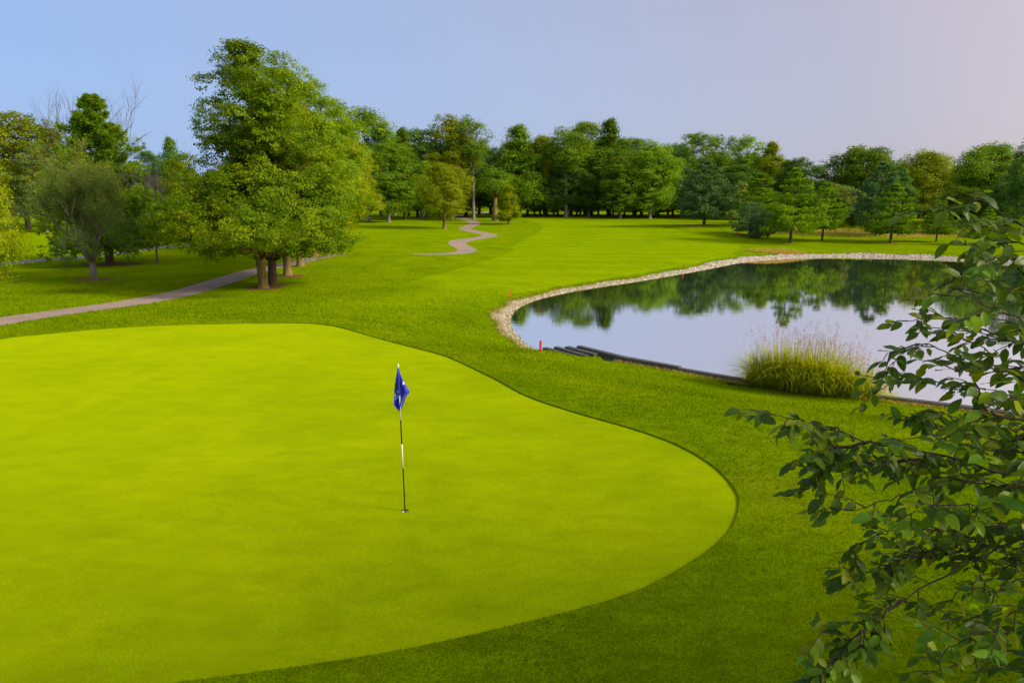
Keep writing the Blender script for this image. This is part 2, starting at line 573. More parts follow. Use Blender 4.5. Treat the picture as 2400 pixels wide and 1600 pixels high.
def leaf_quads(P, Nrm, L, W, tint, r):
    """diamond leaves at P, lying across the normal Nrm"""
    n = len(P)
    rnd = unit(r.normal(size=(n, 3)))
    T = unit(np.cross(Nrm, rnd))
    B = np.cross(Nrm, T)
    L = np.broadcast_to(L, n)[:, None]; W = np.broadcast_to(W, n)[:, None]
    V = np.stack([P - T * L * 0.5, P + B * W * 0.5 + Nrm * W * 0.12, P + T * L * 0.5, P - B * W * 0.5 + Nrm * W * 0.12], 1).reshape(-1, 3)
    F = np.arange(n * 4).reshape(n, 4)
    return V, F, np.clip(tint, 0, 1)


# ------------------------------------------------------------------ ground regions
green_d = [(-300, 870), (-180, 822), (0, 780), (120, 767), (250, 756), (420, 746), (600, 740), (740, 741), (850, 761), (1000, 802), (1130, 865), (1215, 910), (1330, 948), (1460, 985),
           (1560, 1022), (1640, 1070), (1688, 1122), (1697, 1165), (1672, 1222), (1600, 1282), (1450, 1360), (1200, 1430), (900, 1495), (600, 1540), (300, 1578), (-100, 1640), (-500, 1500), (-480, 1050)]
green = np.array([on_plane(x, y, 0.0) for x, y in catmull(green_d, 5, True)])


def along(pts, n=5):
    return np.array([hit(x, y) for x, y in catmull(pts, n)])


def ribbon(c, w):
    T = unit(np.gradient(c, axis=0))
    Nn = np.stack([-T[:, 1], T[:, 0]], 1)
    return np.vstack([c + Nn * w / 2, (c - Nn * w / 2)[::-1]])


z3 = lambda x, y: ((860 + x * 0.2721) * SRC, (240 + y * 0.2722) * SRC)
p_near = [(-330, 795), (-150, 765), (0, 738), (150, 716), (280, 699), (400, 677), (480, 655), (540, 636), (600, 617)]
near_c = along(p_near)
p_mid_w = [near_c[-1], (-19.0, 60.0), (-15.5, 64.5)]
s_pts = [(560, 1308), (700, 1306), (800, 1300), (868, 1283), (850, 1256), (770, 1217), (820, 1190), (980, 1166), (1075, 1149), (1010, 1130), (860, 1098), (850, 1080), (935, 1046), (890, 1020), (830, 1003)]
s_c = along([z3(*p) for p in s_pts], 5)
mid = catmull([near_c[-1], near_c[-1] * 0.55 + s_c[0] * 0.45 + np.array([-1.0, 0.6]), s_c[0]], 8)[1:-1]
path_c = np.vstack([near_c, mid, s_c, s_c[-1] + np.array([[-3, 12], [-2, 26], [4, 44]])])
# even spacing keeps the ribbon clean
seg = np.concatenate([[0], np.cumsum(np.linalg.norm(np.diff(path_c, axis=0), axis=1))])
tt = np.arange(0, seg[-1], 1.0)
path_c = np.stack([np.interp(tt, seg, path_c[:, 0]), np.interp(tt, seg, path_c[:, 1])], 1)
for _ in range(3):
    path_c[1:-1] = (path_c[:-2] + 2 * path_c[1:-1] + path_c[2:]) / 4
path_poly = ribbon(path_c, 2.0)
road_c = along([(-200, 622), (0, 607), (100, 597), (200, 591), (300, 577), (380, 568), (520, 560)], 4)
road_poly = ribbon(road_c, 1.9)

fair_d = [(1210, 503), (1245, 517), (1235, 535), (1180, 565), (1172, 580), (1080, 610), (950, 645), (800, 680), (660, 702), (540, 716), (660, 719), (800, 722), (930, 728), (1030, 722), (1085, 704), (1130, 690), (1180, 676), (1300, 655), (1420, 636),
          (1560, 612), (1640, 596), (1690, 580), (1700, 560), (1650, 545), (1560, 530), (1500, 520), (1440, 512), (1330, 508)]
fairway = np.array([hit(x, y) for x, y in catmull(fair_d, 5, True)])
# gravel bank along the shore
sT = unit(np.gradient(shore, axis=0))
sN = np.stack([-sT[:, 1], sT[:, 0]], 1)
cen = pond.mean(0)
if np.sum(sN[30] * (shore[30] - cen)) < 0:
    sN = -sN
bw = 0.66 + 0.12 * np.sin(np.arange(len(shore)) * 0.9) + rng.normal(0, 0.07, len(shore))
bw *= np.interp(np.arange(len(shore)), [0, 3, 9, 14, 18, 24, 30, 40, 52, 60, 70, len(shore)], [0.4, 0.7, 0.85, 1.05, 1.1, 0.8, 0.6, 0.7, 1.2, 1.3, 1.2, 1.2])
bo = shore + sN * bw[:, None]
for _ in range(2):
    bo[1:-1] = (bo[:-2] + 2 * bo[1:-1] + bo[2:]) / 4
bank_poly = np.vstack([bo, (shore - sN * 0.05)[::-1]])
east_bank = np.vstack([far_r + sN[-1] * 1.6, east[0] + np.array([1, 1.5]), east[1] + np.array([1.8, 0]), east[1], east[0], far_r])

hole = hit(949.5 * SRC, 1201.5 * SRC)
aa = np.arange(20) * 2 * math.pi / 20
hole_poly = hole + 0.056 * np.stack([np.cos(aa), np.sin(aa)], 1)


def blob(cx, cy, rx, ry, n=22, seed=0):
    r = np.random.default_rng(seed)
    a = np.arange(n) * 2 * math.pi / n
    k = 1 + r.normal(0, 0.09, n)
    return np.stack([cx + rx * k * np.cos(a), cy + ry * k * np.sin(a)], 1)


def blob_at(dx, dy, rx, ry, seed):
    c = hit(dx, dy)
    return blob(c[0], c[1], rx, ry, 22, seed)


mulch = [blob_at(1617, 515, 4.6, 2.6, 1), blob_at(1722, 541, 2.6, 1.6, 2), blob_at(606, 661, 1.15, 0.8, 3), blob_at(628, 656, 0.95, 0.7, 4), blob_at(660, 634, 1.2, 0.9, 5), blob_at(217, 641, 1.6, 0.9, 6), blob_at(256, 608, 2.6, 1.5, 7), blob_at(2045, 559, 1.3, 0.7, 8)]

regions = [('hole', hole_poly), ('putting_green', green), ('cart_path', path_poly), ('lane', road_poly), ('pond_bed', pond), ('gravel_bank', bank_poly), ('gravel_bank', east_bank)] + [('mulch_bed', q) for q in mulch] + [('fairway', fairway)]

pts, edges = [], []
for _, q in regions:
    o = len(pts)
    pts += [Vector((float(a), float(b))) for a, b in q]
    edges += [(o + i, o + (i + 1) % len(q)) for i in range(len(q))]
rr = 1.2 * 1.034 ** np.arange(226)
for i, r_ in enumerate(rr):
    nf = 150 if r_ < 700 else 90
    th = R(-62) + (np.arange(nf) + 0.5 * (i % 2)) * R(124) / nf
    tb = R(62) + (np.arange(36) + 0.5 * (i % 2)) * R(236) / 36
    for t_ in np.concatenate([th, tb]):
        pts.append(Vector((r_ * math.sin(t_), r_ * math.cos(t_))))
for i in range(0, len(shore), 1):       # extra rows where the bank bends
    for k in (-1.6, -0.8, -0.3, 0.35, 0.7):
        q = shore[i] + sN[i] * (k if k < 0 else k * bw[i] * 1.2)
        pts.append(Vector((float(q[0]), float(q[1]))))
cv, ce, cf, *_ = delaunay_2d_cdt(pts, edges, [], 0, 1e-5)
GV = np.array([(v.x, v.y) for v in cv])
GF = np.array([list(f) for f in cf if len(f) == 3])
GZ = height(GV[:, 0], GV[:, 1])
C = GV[GF].mean(1)
cls = np.full(len(GF), -1)
names = []
for i, (nm, q) in enumerate(regions):
    names.append(nm)
    m = (cls < 0) & inside(q, C[:, 0], C[:, 1])
    cls[m] = i


def lawn_mask(X, Y):
    m = np.ones(len(X), bool)
    for nm, q in regions:
        if nm != 'gravel_bank':
            m &= ~inside(q, X, Y)
    return m


def region_object(name, ids, mat, dz=0.0):
    m = np.isin(cls, ids)
    F = GF[m]
    used, inv = np.unique(F, return_inverse=True)
    V = np.column_stack([GV[used], GZ[used] + dz])
    F = inv.reshape(-1, 3)
    a, b, c_ = V[F[:, 0]], V[F[:, 1]], V[F[:, 2]]
    flip = np.cross(b - a, c_ - a)[:, 2] < 0
    F[flip] = F[flip][:, ::-1]
    o = obj(name, mesh(name, V, F, mat))
    return tag(o, kind='structure')


ids = lambda nm: [i for i, k in enumerate(names) if k == nm]
tag(region_object('lawn', [-1], 'lawn'), 'dark green mown rough around the green and paths', 'lawn')
tag(region_object('putting_green', ids('putting_green'), 'green', -0.028), 'smooth yellow green putting surface in the foreground', 'putting green')
fw = tag(region_object('fairway', ids('fairway'), 'fairway'), 'bright striped fairway running towards the wood', 'fairway')
low = np.array([hit(x, y) for x, y in [(900, 660), (800, 680), (660, 702), (540, 716), (660, 719), (800, 722), (930, 728), (1030, 722), (1085, 704), (1130, 690)]])
fv = np.zeros(len(fw.data.vertices) * 3)
fw.data.vertices.foreach_get('co', fv)
fv = fv.reshape(-1, 3)
at_ = fw.data.attributes.new('mow', 'FLOAT', 'POINT')
at_.data.foreach_set('value', smooth(0.0, 6.0, dist_poly(low, fv[:, 0], fv[:, 1], False)).astype(np.float32))
tag(region_object('cart_path', ids('cart_path'), 'path'), 'grey asphalt cart path winding past the oaks', 'path')
tag(region_object('road', ids('lane'), 'road'), 'thin bluish grey path far behind the dark pine', 'path')
tag(region_object('gravel_bank', ids('gravel_bank'), 'gravel'), 'pale gravel bank along the pond shore', 'gravel')
tag(region_object('pond_bed', ids('pond_bed'), 'mud'), 'muddy bed under the pond water', 'ground')
tag(region_object('mulch_bed', ids('mulch_bed'), 'mulch'), 'brown needle litter under the trees', 'ground')

gz = height(green[:, 0], green[:, 1])
ng = len(green)
EV = np.vstack([np.column_stack([green, gz + 0.001]), np.column_stack([green, gz - 0.034])])
tag(obj('green_edge', mesh('green_edge', EV, np.array([(i, (i + 1) % ng, ng + (i + 1) % ng, ng + i) for i in range(ng)]), 'lawn')), 'low cut turf step around the putting green', 'lawn', kind='structure')

# water: a level sheet that runs a little under the banks
wp = np.vstack([shore + sN * 0.5, east + unit(east - cen) * 0.6, wall + np.array([0.02, 0.10])])
wv, we, wf, *_ = delaunay_2d_cdt([Vector((float(a), float(b))) for a, b in wp], [(i, (i + 1) % len(wp)) for i in range(len(wp))], [], 1, 1e-5)
WV = np.array([(v.x, v.y, ZW) for v in wv])
WF = np.array([list(f) for f in wf])
fl = np.cross(WV[WF[:, 1]] - WV[WF[:, 0]], WV[WF[:, 2]] - WV[WF[:, 0]])[:, 2] < 0
WF[fl] = WF[fl][:, ::-1]
tag(obj('pond_water', mesh('pond_water', WV, WF, 'water', False)), 'still pond mirroring the trees and sky', 'pond', kind='structure')

# ------------------------------------------------------------------ grass blades (near rough) and dry fringes
def blades(P, h, w, lean, tint, r):
    n = len(P)
    a = r.uniform(0, 2 * math.pi, n)
    D = np.stack([np.cos(a), np.sin(a), np.zeros(n)], 1)
    b = r.uniform(0, 2 * math.pi, n)
    Ld = np.stack([np.cos(b), np.sin(b), np.zeros(n)], 1) * (lean * r.uniform(0.2, 1, n) * h)[:, None]
    up = np.array([0, 0, 1.0])
    V = np.stack([P - D * w[:, None] / 2, P + D * w[:, None] / 2, P + Ld + up * h[:, None]], 1).reshape(-1, 3)
    return V, np.arange(n * 3).reshape(n, 3), np.clip(tint, 0, 1)


def grass_field(name, n, dmin, dmax, a0, a1, hfun, label, mat='blade', seed=3):
    r = np.random.default_rng(seed)
    d = dmin * (dmax / dmin) ** r.random(n)
    th = R(a0) + r.random(n) * R(a1 - a0)
    X, Y = d * np.sin(th), d * np.cos(th)
    m = lawn_mask(X, Y)
    m |= inside(fairway, X, Y) & (r.random(n) > smooth(0.0, 6.0, dist_poly(low, X, Y, False)) * 1.02)
    m &= r.random(n) > smooth(0.55 * dmax, dmax, d)
    X, Y, d = X[m], Y[m], d[m]
    P = np.column_stack([X, Y, height(X, Y) - 0.004])
    h = hfun(d) * r.uniform(0.6, 1.3, len(d))
    w = 0.0010 * np.minimum(d, 30) * r.uniform(0.6, 1.4, len(d)) + 0.001
    patch = 0.5 + 0.25 * np.sin(X * 0.9 + 1.3 * np.sin(Y * 0.7)) * np.sin(Y * 1.1 + np.sin(X * 0.6))
    V, F, t = blades(P, h, w, 0.9, patch + r.normal(0, 0.24, len(d)), r)
    o = obj(name, mesh(name, V, F, mat, False, t))
    return tag(o, label, 'grass', kind='stuff')


grass_field('rough_grass', 560000, 4.6, 62.0, -48, 48, lambda d: 0.028 + 0.0008 * d, 'short rough grass blades around the putting green and pond wall')

# ------------------------------------------------------------------ gravel stones
def stones(n, seed):
    r = np.random.default_rng(seed)
    i = r.integers(0, len(shore) - 1, n)
    t = r.random(n)[:, None]
    base = shore[i] * (1 - t) + shore[i + 1] * t
    nn = sN[i] * (1 - t) + sN[i + 1] * t
    w = bw[i] * (1 - t[:, 0]) + bw[i + 1] * t[:, 0]
    s = r.uniform(-0.15, 1.12, n) + r.normal(0, 0.05, n)
    X = base + nn * (s * w)[:, None]
    z = height(X[:, 0], X[:, 1])
    d = np.hypot(X[:, 0], X[:, 1])
    rad = r.uniform(0.03, 0.075, n) * np.clip(d / 40, 0.8, 1.9)
    ico = np.array([(0, 0, 1), (1, 0, 0.1), (0.3, 0.95, 0), (-0.8, 0.6, 0.15), (-0.8, -0.6, 0), (0.3, -0.95, 0.1)])
    fc = np.array([(0, 1, 2), (0, 2, 3), (0, 3, 4), (0, 4, 5), (0, 5, 1)])
    a = r.uniform(0, 6.28, n)
    ca, sa = np.cos(a)[:, None], np.sin(a)[:, None]
    sc = rad[:, None] * r.uniform(0.7, 1.3, (n, 6))
    vx = (ico[None, :, 0] * ca - ico[None, :, 1] * sa) * sc
    vy = (ico[None, :, 0] * sa + ico[None, :, 1] * ca) * sc
    vz = ico[None, :, 2] * sc * 0.75
    V = np.stack([vx + X[:, 0:1], vy + X[:, 1:2], vz + z[:, None]], 2).reshape(-1, 3)
    F = (fc[None] + (np.arange(n) * 6)[:, None, None]).reshape(-1, 3)
    far = smooth(45, 66, d)
    tint = np.repeat(np.clip(r.normal(0.5, 0.25, n) + 0.10 * far, 0, 1), 5)
    return V, F, tint


V, F, t = stones(16000, 5)
tag(obj('gravel_stones', mesh('gravel_stones', V, F, 'stone', False, t)), 'loose pale stones lying along the pond bank', 'gravel', kind='stuff')


def fringe(name, line, nrm, n, off, spread, h0, wfac, mat, label, seed, i0=0, i1=None):
    r = np.random.default_rng(seed)
    i1 = i1 or len(line) - 2
    i = r.integers(i0, i1, n)
    t_ = r.random(n)[:, None]
    X = line[i] * (1 - t_) + line[i + 1] * t_ + nrm[i] * (off[i] + r.normal(0, spread, n))[:, None]
    d = np.hypot(X[:, 0], X[:, 1])
    P = np.column_stack([X, height(X[:, 0], X[:, 1]) - 0.01])
    h = h0 * r.uniform(0.4, 1.3, n)
    w = wfac * d * r.uniform(0.6, 1.4, n)
    V, F, tt_ = blades(P, h, w, 1.0, r.normal(0.5, 0.25, n), r)
    return tag(obj(name, mesh(name, V, F, mat, False, tt_)), label, 'grass', kind='stuff')


fringe('bank_weeds', shore, sN, 6000, bw + 0.05, 0.16, 0.12, 0.0009, 'blade', 'ragged green grass tufts along the top of the gravel bank', 7)
fringe('shore_weeds', shore, sN, 2200, bw * 0 + 0.02, 0.12, 0.12, 0.0009, 'blade', 'sparse green weeds along the waterline', 8)
fringe('dry_bank_grass', shore, sN, 2600, bw + 0.02, 0.12, 0.10, 0.0009, 'straw', 'yellowed dry grass edging the gravel at the near end of the pond', 9, 0, 34)


wT = unit(np.gradient(wall, axis=0))
wN = np.stack([-wT[:, 1], wT[:, 0]], 1)
wN *= np.where(wN[:, 1] > 0, -1, 1)[:, None]
fringe('dry_wall_grass', wall, wN, 3200, np.full(len(wall), 0.22), 0.07, 0.10, 0.0010, 'straw', 'yellowed dry grass along the foot of the timber wall', 11)


def tuft_patch(name, cx, cy, rx, ry, n, h0, w0, mat, label, seed):
    r = np.random.default_rng(seed)
    a = r.uniform(0, 6.28, n); q = np.sqrt(r.random(n))
    X, Y = cx + rx * q * np.cos(a), cy + ry * q * np.sin(a)
    m = ~inside(pond, X, Y)
    X, Y, q = X[m], Y[m], q[m]
    n = len(X)
    P = np.column_stack([X, Y, height(X, Y) - 0.01])
    h = h0 * (1.1 - 0.5 * q) * r.uniform(0.5, 1.3, n)
    V, F, tt_ = blades(P, h, np.full(n, w0) * r.uniform(0.6, 1.4, n), 0.9, r.normal(0.5, 0.25, n), r)
    return tag(obj(name, mesh(name, V, F, mat, False, tt_)), label, 'grass', kind='stuff')


c = hit(1785, 581); tuft_patch('dry_grass', c[0], c[1] + 0.3, 3.4, 1.0, 2200, 0.34, 0.05, 'straw', 'golden dry grass on the far bank where the gravel bends', 21)
c = hit(2020, 538); tuft_patch('meadow_grass', c[0], c[1] + 2, 17, 7, 6500, 0.42, 0.08, 'straw', 'tall straw coloured meadow behind the shore pines', 22)
c = hit(2020, 530); tuft_patch('meadow_weeds', c[0] + 6, c[1] + 4, 22, 9, 6000, 0.6, 0.10, 'blade', 'tall green weeds mixed into the meadow behind the pines', 23)

# ------------------------------------------------------------------ trees
def crown_profile(kind, t):
    if kind == 'conic':
        return np.minimum(1, (np.clip(t, 0, 1) / 0.10 + 0.25) ** 0.6) * np.clip(1 - t, 0, 1) ** 0.72
    if kind == 'round':
        return np.sqrt(np.clip(1 - (2 * t - 1.0) ** 2, 0, 1)) ** 0.85
    if kind == 'egg':
        u = np.clip(t, 0, 1)
        return np.clip((u / 0.3) ** 0.5, 0, 1) * np.sqrt(np.clip(1 - ((u - 0.3) / 0.7).clip(0, 1) ** 2.0, 0, 1)) ** 0.9
    if kind == 'column':
        u = np.clip(t, 0, 1)
        return np.clip((u / 0.12 + 0.1) ** 0.5, 0, 1) * np.clip((1 - u) / 0.30, 0, 1) ** 0.55
    if kind == 'vase':
        u = np.clip(t, 0, 1)
        return (0.45 + 0.55 * smooth(0, 0.6, u)) * np.sqrt(np.clip(1 - ((u - 0.6) / 0.4).clip(0, 1) ** 2, 0, 1))


def broadleaf(seed, H, W, c0, kind, nclump, nleaf, leaf, bark, mat, trunk_r, crad=0.2, sub=14, spray=0.22, lean=0.0, bumps=26, bias=(0.4, 0.22), flat=0.95):
    """unit tree: trunk+limbs mesh and crown mesh.  c0 = crown base height"""
    r = np.random.default_rng(seed)
    Rr = W / 2
    ch = H - c0
    ts = np.linspace(0.02, 0.98, 80)
    pdf = crown_profile(kind, ts) + 0.2
    t = r.choice(ts, nclump, p=pdf / pdf.sum()) + r.uniform(-0.01, 0.01, nclump)
    ph = r.uniform(0, 6.28, nclump)
    f1, f2, f3 = r.uniform(0, 6.28, 3)
    lob = 1 + 0.16 * np.sin(2 * ph + f1 + 3 * t) + 0.13 * np.sin(3 * ph + f2 - 7 * t) + 0.10 * np.sin(5 * ph + 11 * t + f3)
    for _ in range(bumps):        # single limbs reach out of the outline, hollows lie between them
        bp, bt_, ba = r.uniform(0, 6.28), r.uniform(0.03, 0.95), r.choice([0.34, 0.22, -0.26])
        dp = np.angle(np.exp(1j * (ph - bp)))
        lob = lob + ba * np.exp(-(dp / 0.38) ** 2 - ((t - bt_) / 0.055) ** 2)
    rho = Rr * crown_profile(kind, t) * lob * np.clip(r.random(nclump) ** 0.30, 0.15, 1) * 0.88
    cx, cy, cz = rho * np.cos(ph), rho * np.sin(ph), c0 + t * ch
    cr = crad * Rr * r.uniform(0.55, 1.25, nclump) * (0.65 + 0.35 * crown_profile(kind, t))
    # leading shoots break the outline at the top
    k = max(4, nclump // 16)
    cz[:k] = H - np.abs(r.normal(0, 0.10 * ch, k)) - cr[:k] * 0.4
    pr = crown_profile(kind, np.clip((cz[:k] - c0) / ch, 0, 1)) * Rr * 0.6 + 0.04 * Rr
    cx[:k] = pr * np.cos(ph[:k]) * r.random(k); cy[:k] = pr * np.sin(ph[:k]) * r.random(k)
    cr[:k] *= 0.8
    cen_ = np.column_stack([cx, cy, cz])
    # every clump carries sprays, every spray its leaves
    wts = cr ** 2
    nsub = nclump * sub
    si = r.choice(nclump, nsub, p=wts / wts.sum())
    cout = unit(cen_ - np.array([0, 0, c0 + 0.25 * ch]))
    sdr = unit(r.normal(size=(nsub, 3)) + cout[si] * bias[0] + np.array([0, 0, bias[1]]))
    srad = cr[si] * (0.45 + 0.6 * r.random(nsub) ** 0.6)
    SC = cen_[si] + sdr * srad[:, None] * np.array([1.1, 1.1, flat])
    stint = r.normal(0, 0.16, nsub)
    idx = r.integers(0, nsub, nleaf)
    P = SC[idx] + r.normal(size=(nleaf, 3)) * spray * np.array([1.1, 1.1, 0.6])
    P[:, 2] = np.maximum(P[:, 2], c0 * 0.72)
    outw = unit(P - np.array([0, 0, c0 + 0.35 * ch]))
    nr = unit(sdr[idx] * 0.5 + outw * 0.6 + r.normal(size=(nleaf, 3)) * 0.42 + np.array([0, 0, 0.12]))
    L = leaf * r.uniform(0.6, 1.35, nleaf)
    tint = r.uniform(0.28, 0.72, nclump)[si][idx] + stint[idx] + r.normal(0, 0.12, nleaf)
    V, F, tn = leaf_quads(P, nr, L, L * 0.72, tint, r)
    crown = mesh('crown', V, F, mat, False, tn)
    tb = Tubes()
    z = np.array([-0.15, 0.0, 0.12, 0.45, 1.2, c0, c0 + ch * 0.3, c0 + ch * 0.65, c0 + ch * 0.93])
    z = np.sort(z)
    rr_ = trunk_r * np.interp(z / H, [-0.01, 0, 0.012, 0.04, 0.1, 0.4, 0.7, 1], [1.7, 1.5, 1.2, 1.05, 1.0, 0.62, 0.3, 0.05])
    wob = np.column_stack([np.sin(z * 0.7 + f1), np.cos(z * 0.6 + f2)]) * 0.05 * np.clip(z, 0, 3)[:, None]
    tb.add(np.column_stack([wob[:, 0] + lean * z, wob[:, 1], z]), rr_, 9)
    order = np.argsort(-cr)[: min(nclump, 34)]
    for j in order:
        e = cen_[j]
        zs = max(c0 * 0.8, e[2] - 0.45 * math.hypot(e[0], e[1]) - 0.06 * H)
        zs = min(zs, c0 + ch * 0.8)
        s0 = np.array([np.interp(zs, z, wob[:, 0]), np.interp(zs, z, wob[:, 1]), zs])
        m1 = s0 * 0.6 + e * 0.4 + np.array([0, 0, 0.05 * H * r.uniform(-0.2, 0.6)])
        m2 = s0 * 0.3 + e * 0.7 + np.array([0, 0, 0.04 * H * r.uniform(-0.2, 0.6)])
        b0 = trunk_r * 0.42 * (1 - 0.6 * (zs - c0) / ch)
        tb.add(np.array([s0, m1, m2, e]), np.array([b0, b0 * 0.62, b0 * 0.4, b0 * 0.14]), 5)
    return dict(H=H, W=W, trunk=tb.mesh('trunk', bark), crown=crown)


def conifer(seed, H, W, c0, nwh, per, tufts, bark, mat, trunk_r, up=0.35, droop=0.0, power=0.8, needle=0.32, quads=5, irregular=0.35, lean=0.0, deadtop=0.0):
    r = np.random.default_rng(seed)
    tb = Tubes()
    zz = np.array([-0.15, 0, 0.3, H * 0.3, H * 0.65, H * 0.985])
    tb.add(np.column_stack([lean * zz, 0 * zz, zz]), trunk_r * np.array([1.6, 1.35, 1.05, 0.75, 0.4, 0.08]), 8)
    P, D, Tn = [], [], []
    for i in range(nwh):
        t = (i + r.uniform(-0.3, 0.3)) / (nwh - 1)
        t = min(max(t, 0), 1)
        z = c0 + (H - c0) * t
        nb = max(3, int(round(per * (0.55 + 0.6 * (1 - t)))))
        a0 = r.uniform(0, 6.28)
        for b in range(nb):
            a = a0 + b * 6.28 / nb + r.normal(0, 0.25)
            prof = (1 - t) ** power * min(1.0, 0.62 + t * 2.4)
            L = W / 2 * prof * (1 + irregular * r.normal()) + 0.25
            L = float(np.clip(L, 0.15, W / 2 * 1.05))
            rise = up * (0.3 + 0.7 * t) - droop * (1 - t)
            s = np.linspace(0, 1, 5)
            dirx = np.array([math.cos(a), math.sin(a), 0])
            line = np.array([lean * z, 0, z]) + dirx * (L * s)[:, None] + np.array([0, 0, 1.0]) * (L * (rise * s + 0.25 * (s ** 2 - s) * (1 if droop else 0.6)))[:, None]
            br = trunk_r * 0.20 * (1 - 0.6 * t)
            tb.add(line, br * np.array([1, 0.8, 0.6, 0.4, 0.12]), 4, False)
            if t > 1 - deadtop:
                continue
            n = max(4, int(tufts * (0.35 + 0.65 * L / (W / 2))))
            u = r.uniform(0.22, 1.0, n) ** 0.8
            side = np.array([-dirx[1], dirx[0], 0])
            lat = r.normal(0, 0.17, n) * L * (1.15 - u * 0.8)
            base = np.stack([np.interp(u, s, line[:, k]) for k in range(3)], 1) + side * lat[:, None]
            base[:, 2] += r.normal(0.03, 0.05 * L + 0.04, n)
            td = unit(dirx * 0.7 + side * (np.sign(lat) * 0.5)[:, None] + np.array([0, 0, 0.45]) + r.normal(0, 0.2, (n, 3)))
            tin = r.uniform(0.3, 0.7) + r.normal(0, 0.15, n)
            P.append(np.repeat(base, quads, 0)); D.append(np.repeat(td, quads, 0)); Tn.append(np.repeat(tin, quads))
    # leader
    n = 26
    P.append(np.column_stack([np.full(n, lean * H) + r.normal(0, 0.05, n), r.normal(0, 0.05, n), H - r.random(n) * H * 0.10]))
    D.append(np.tile([0, 0, 1.0], (n, 1))); Tn.append(np.full(n, 0.7))
    P, D, Tn = np.vstack(P), np.vstack(D), np.concatenate(Tn)
    if deadtop:
        P, D, Tn = P[:-n], D[:-n], Tn[:-n]
    n = len(P)
    D = unit(D + r.normal(0, 0.55, (n, 3)))
    sd_ = unit(np.cross(D, unit(r.normal(size=(n, 3)))))
    L = (needle * r.uniform(0.6, 1.3, n))[:, None]
    Wd = L * 0.26
    V = np.stack([P, P + D * L * 0.55 + sd_ * Wd / 2, P + D * L, P + D * L * 0.55 - sd_ * Wd / 2], 1).reshape(-1, 3)
    F = np.arange(n * 4).reshape(n, 4)
    crown = mesh('crown', V, F, mat, False, np.clip(Tn + r.normal(0, 0.12, n), 0, 1))
    return dict(H=H, W=W, trunk=tb.mesh('trunk', bark), crown=crown)


def twiggy(seed, H, W, stems, bark, trunk_r, depth=5, spread=0.5, leafmat=None, nleaf=0, leaf=0.1, c0=1.0, bottom=0.0, tilt=(0.25, 0.6), minr=0.004):
    r = np.random.default_rng(seed)
    tb = Tubes()
    tips = []

    def grow(p, d, L, rad, k):
        n = 4
        q = [p]
        dd = d
        for i in range(n):
            dd = unit(dd + r.normal(0, 0.10, 3) + np.array([0, 0, 0.06]))
            q.append(q[-1] + dd * L / n)
        q = np.array(q)
        tb.add(q, np.maximum(np.linspace(rad, rad * 0.62, n + 1), minr * (0.5 if k == 0 else 1)), 6 if k >= depth - 1 else 3, False)
        if k <= 3:
            tips.append(q[1:])
        if k == 0:
            return
        m = r.integers(2, 4) if k > 1 else r.integers(2, 5)
        for i in range(m):
            s = r.uniform(0.45, 1.0) if i else 1.0
            o_ = q[int(round(s * n))]
            nd = unit(dd + r.normal(0, spread, 3) * np.array([1, 1, 0.7]) + np.array([0, 0, bottom]))
            grow(o_, nd, L * r.uniform(0.62, 0.85), rad * (0.62 if i == 0 else 0.48), k - 1)

    tb.add(np.array([[0, 0, -0.15], [0, 0, 0.0], [0.02, 0, 0.25], [0.0, 0, c0]]), trunk_r * np.array([1.7, 1.4, 1.1, 1.0]), 9)
    for i in range(stems):
        a = i * 6.28 / stems + r.uniform(-0.4, 0.4)
        t_ = r.uniform(*tilt)
        d = unit(np.array([math.cos(a) * t_, math.sin(a) * t_, 1.0]))
        grow(np.array([0, 0, c0 * 0.9]), d, H * 0.25, trunk_r * (0.6 if stems > 1 else 0.9), depth)
    V = np.vstack(tb.V)
    ext = 2 * np.percentile(np.hypot(V[:, 0], V[:, 1]), 93)
    k = np.array([W / ext, W / ext, H / np.percentile(V[:, 2], 99.5)])
    body = V.copy(); body[:, 2] = V[:, 2] * np.where(V[:, 2] > 0, k[2], 1)
    far = smooth(0.3, 1.5, V[:, 2])[:, None]
    body[:, :2] = V[:, :2] * (1 + (k[0] - 1) * far)
    d = dict(H=H, W=W, trunk=mesh('trunk', body, tb.F, bark), crown=None)
    if leafmat:
        T = np.vstack(tips) * k
        i = r.integers(0, len(T), nleaf)
        P = T[i] + r.normal(0, 0.16, (nleaf, 3))
        nr = unit(r.normal(size=(nleaf, 3)) + np.array([0, 0, 0.6]))
        V2, F2, tn = leaf_quads(P, nr, leaf * r.uniform(0.6, 1.4, nleaf), leaf * 0.34, np.clip(0.25 + 0.5 * (P[:, 2] / H) ** 2 + r.normal(0, 0.2, nleaf), 0, 1), r)
        d['crown'] = mesh('crown', V2, F2, leafmat, False, tn)
    return d


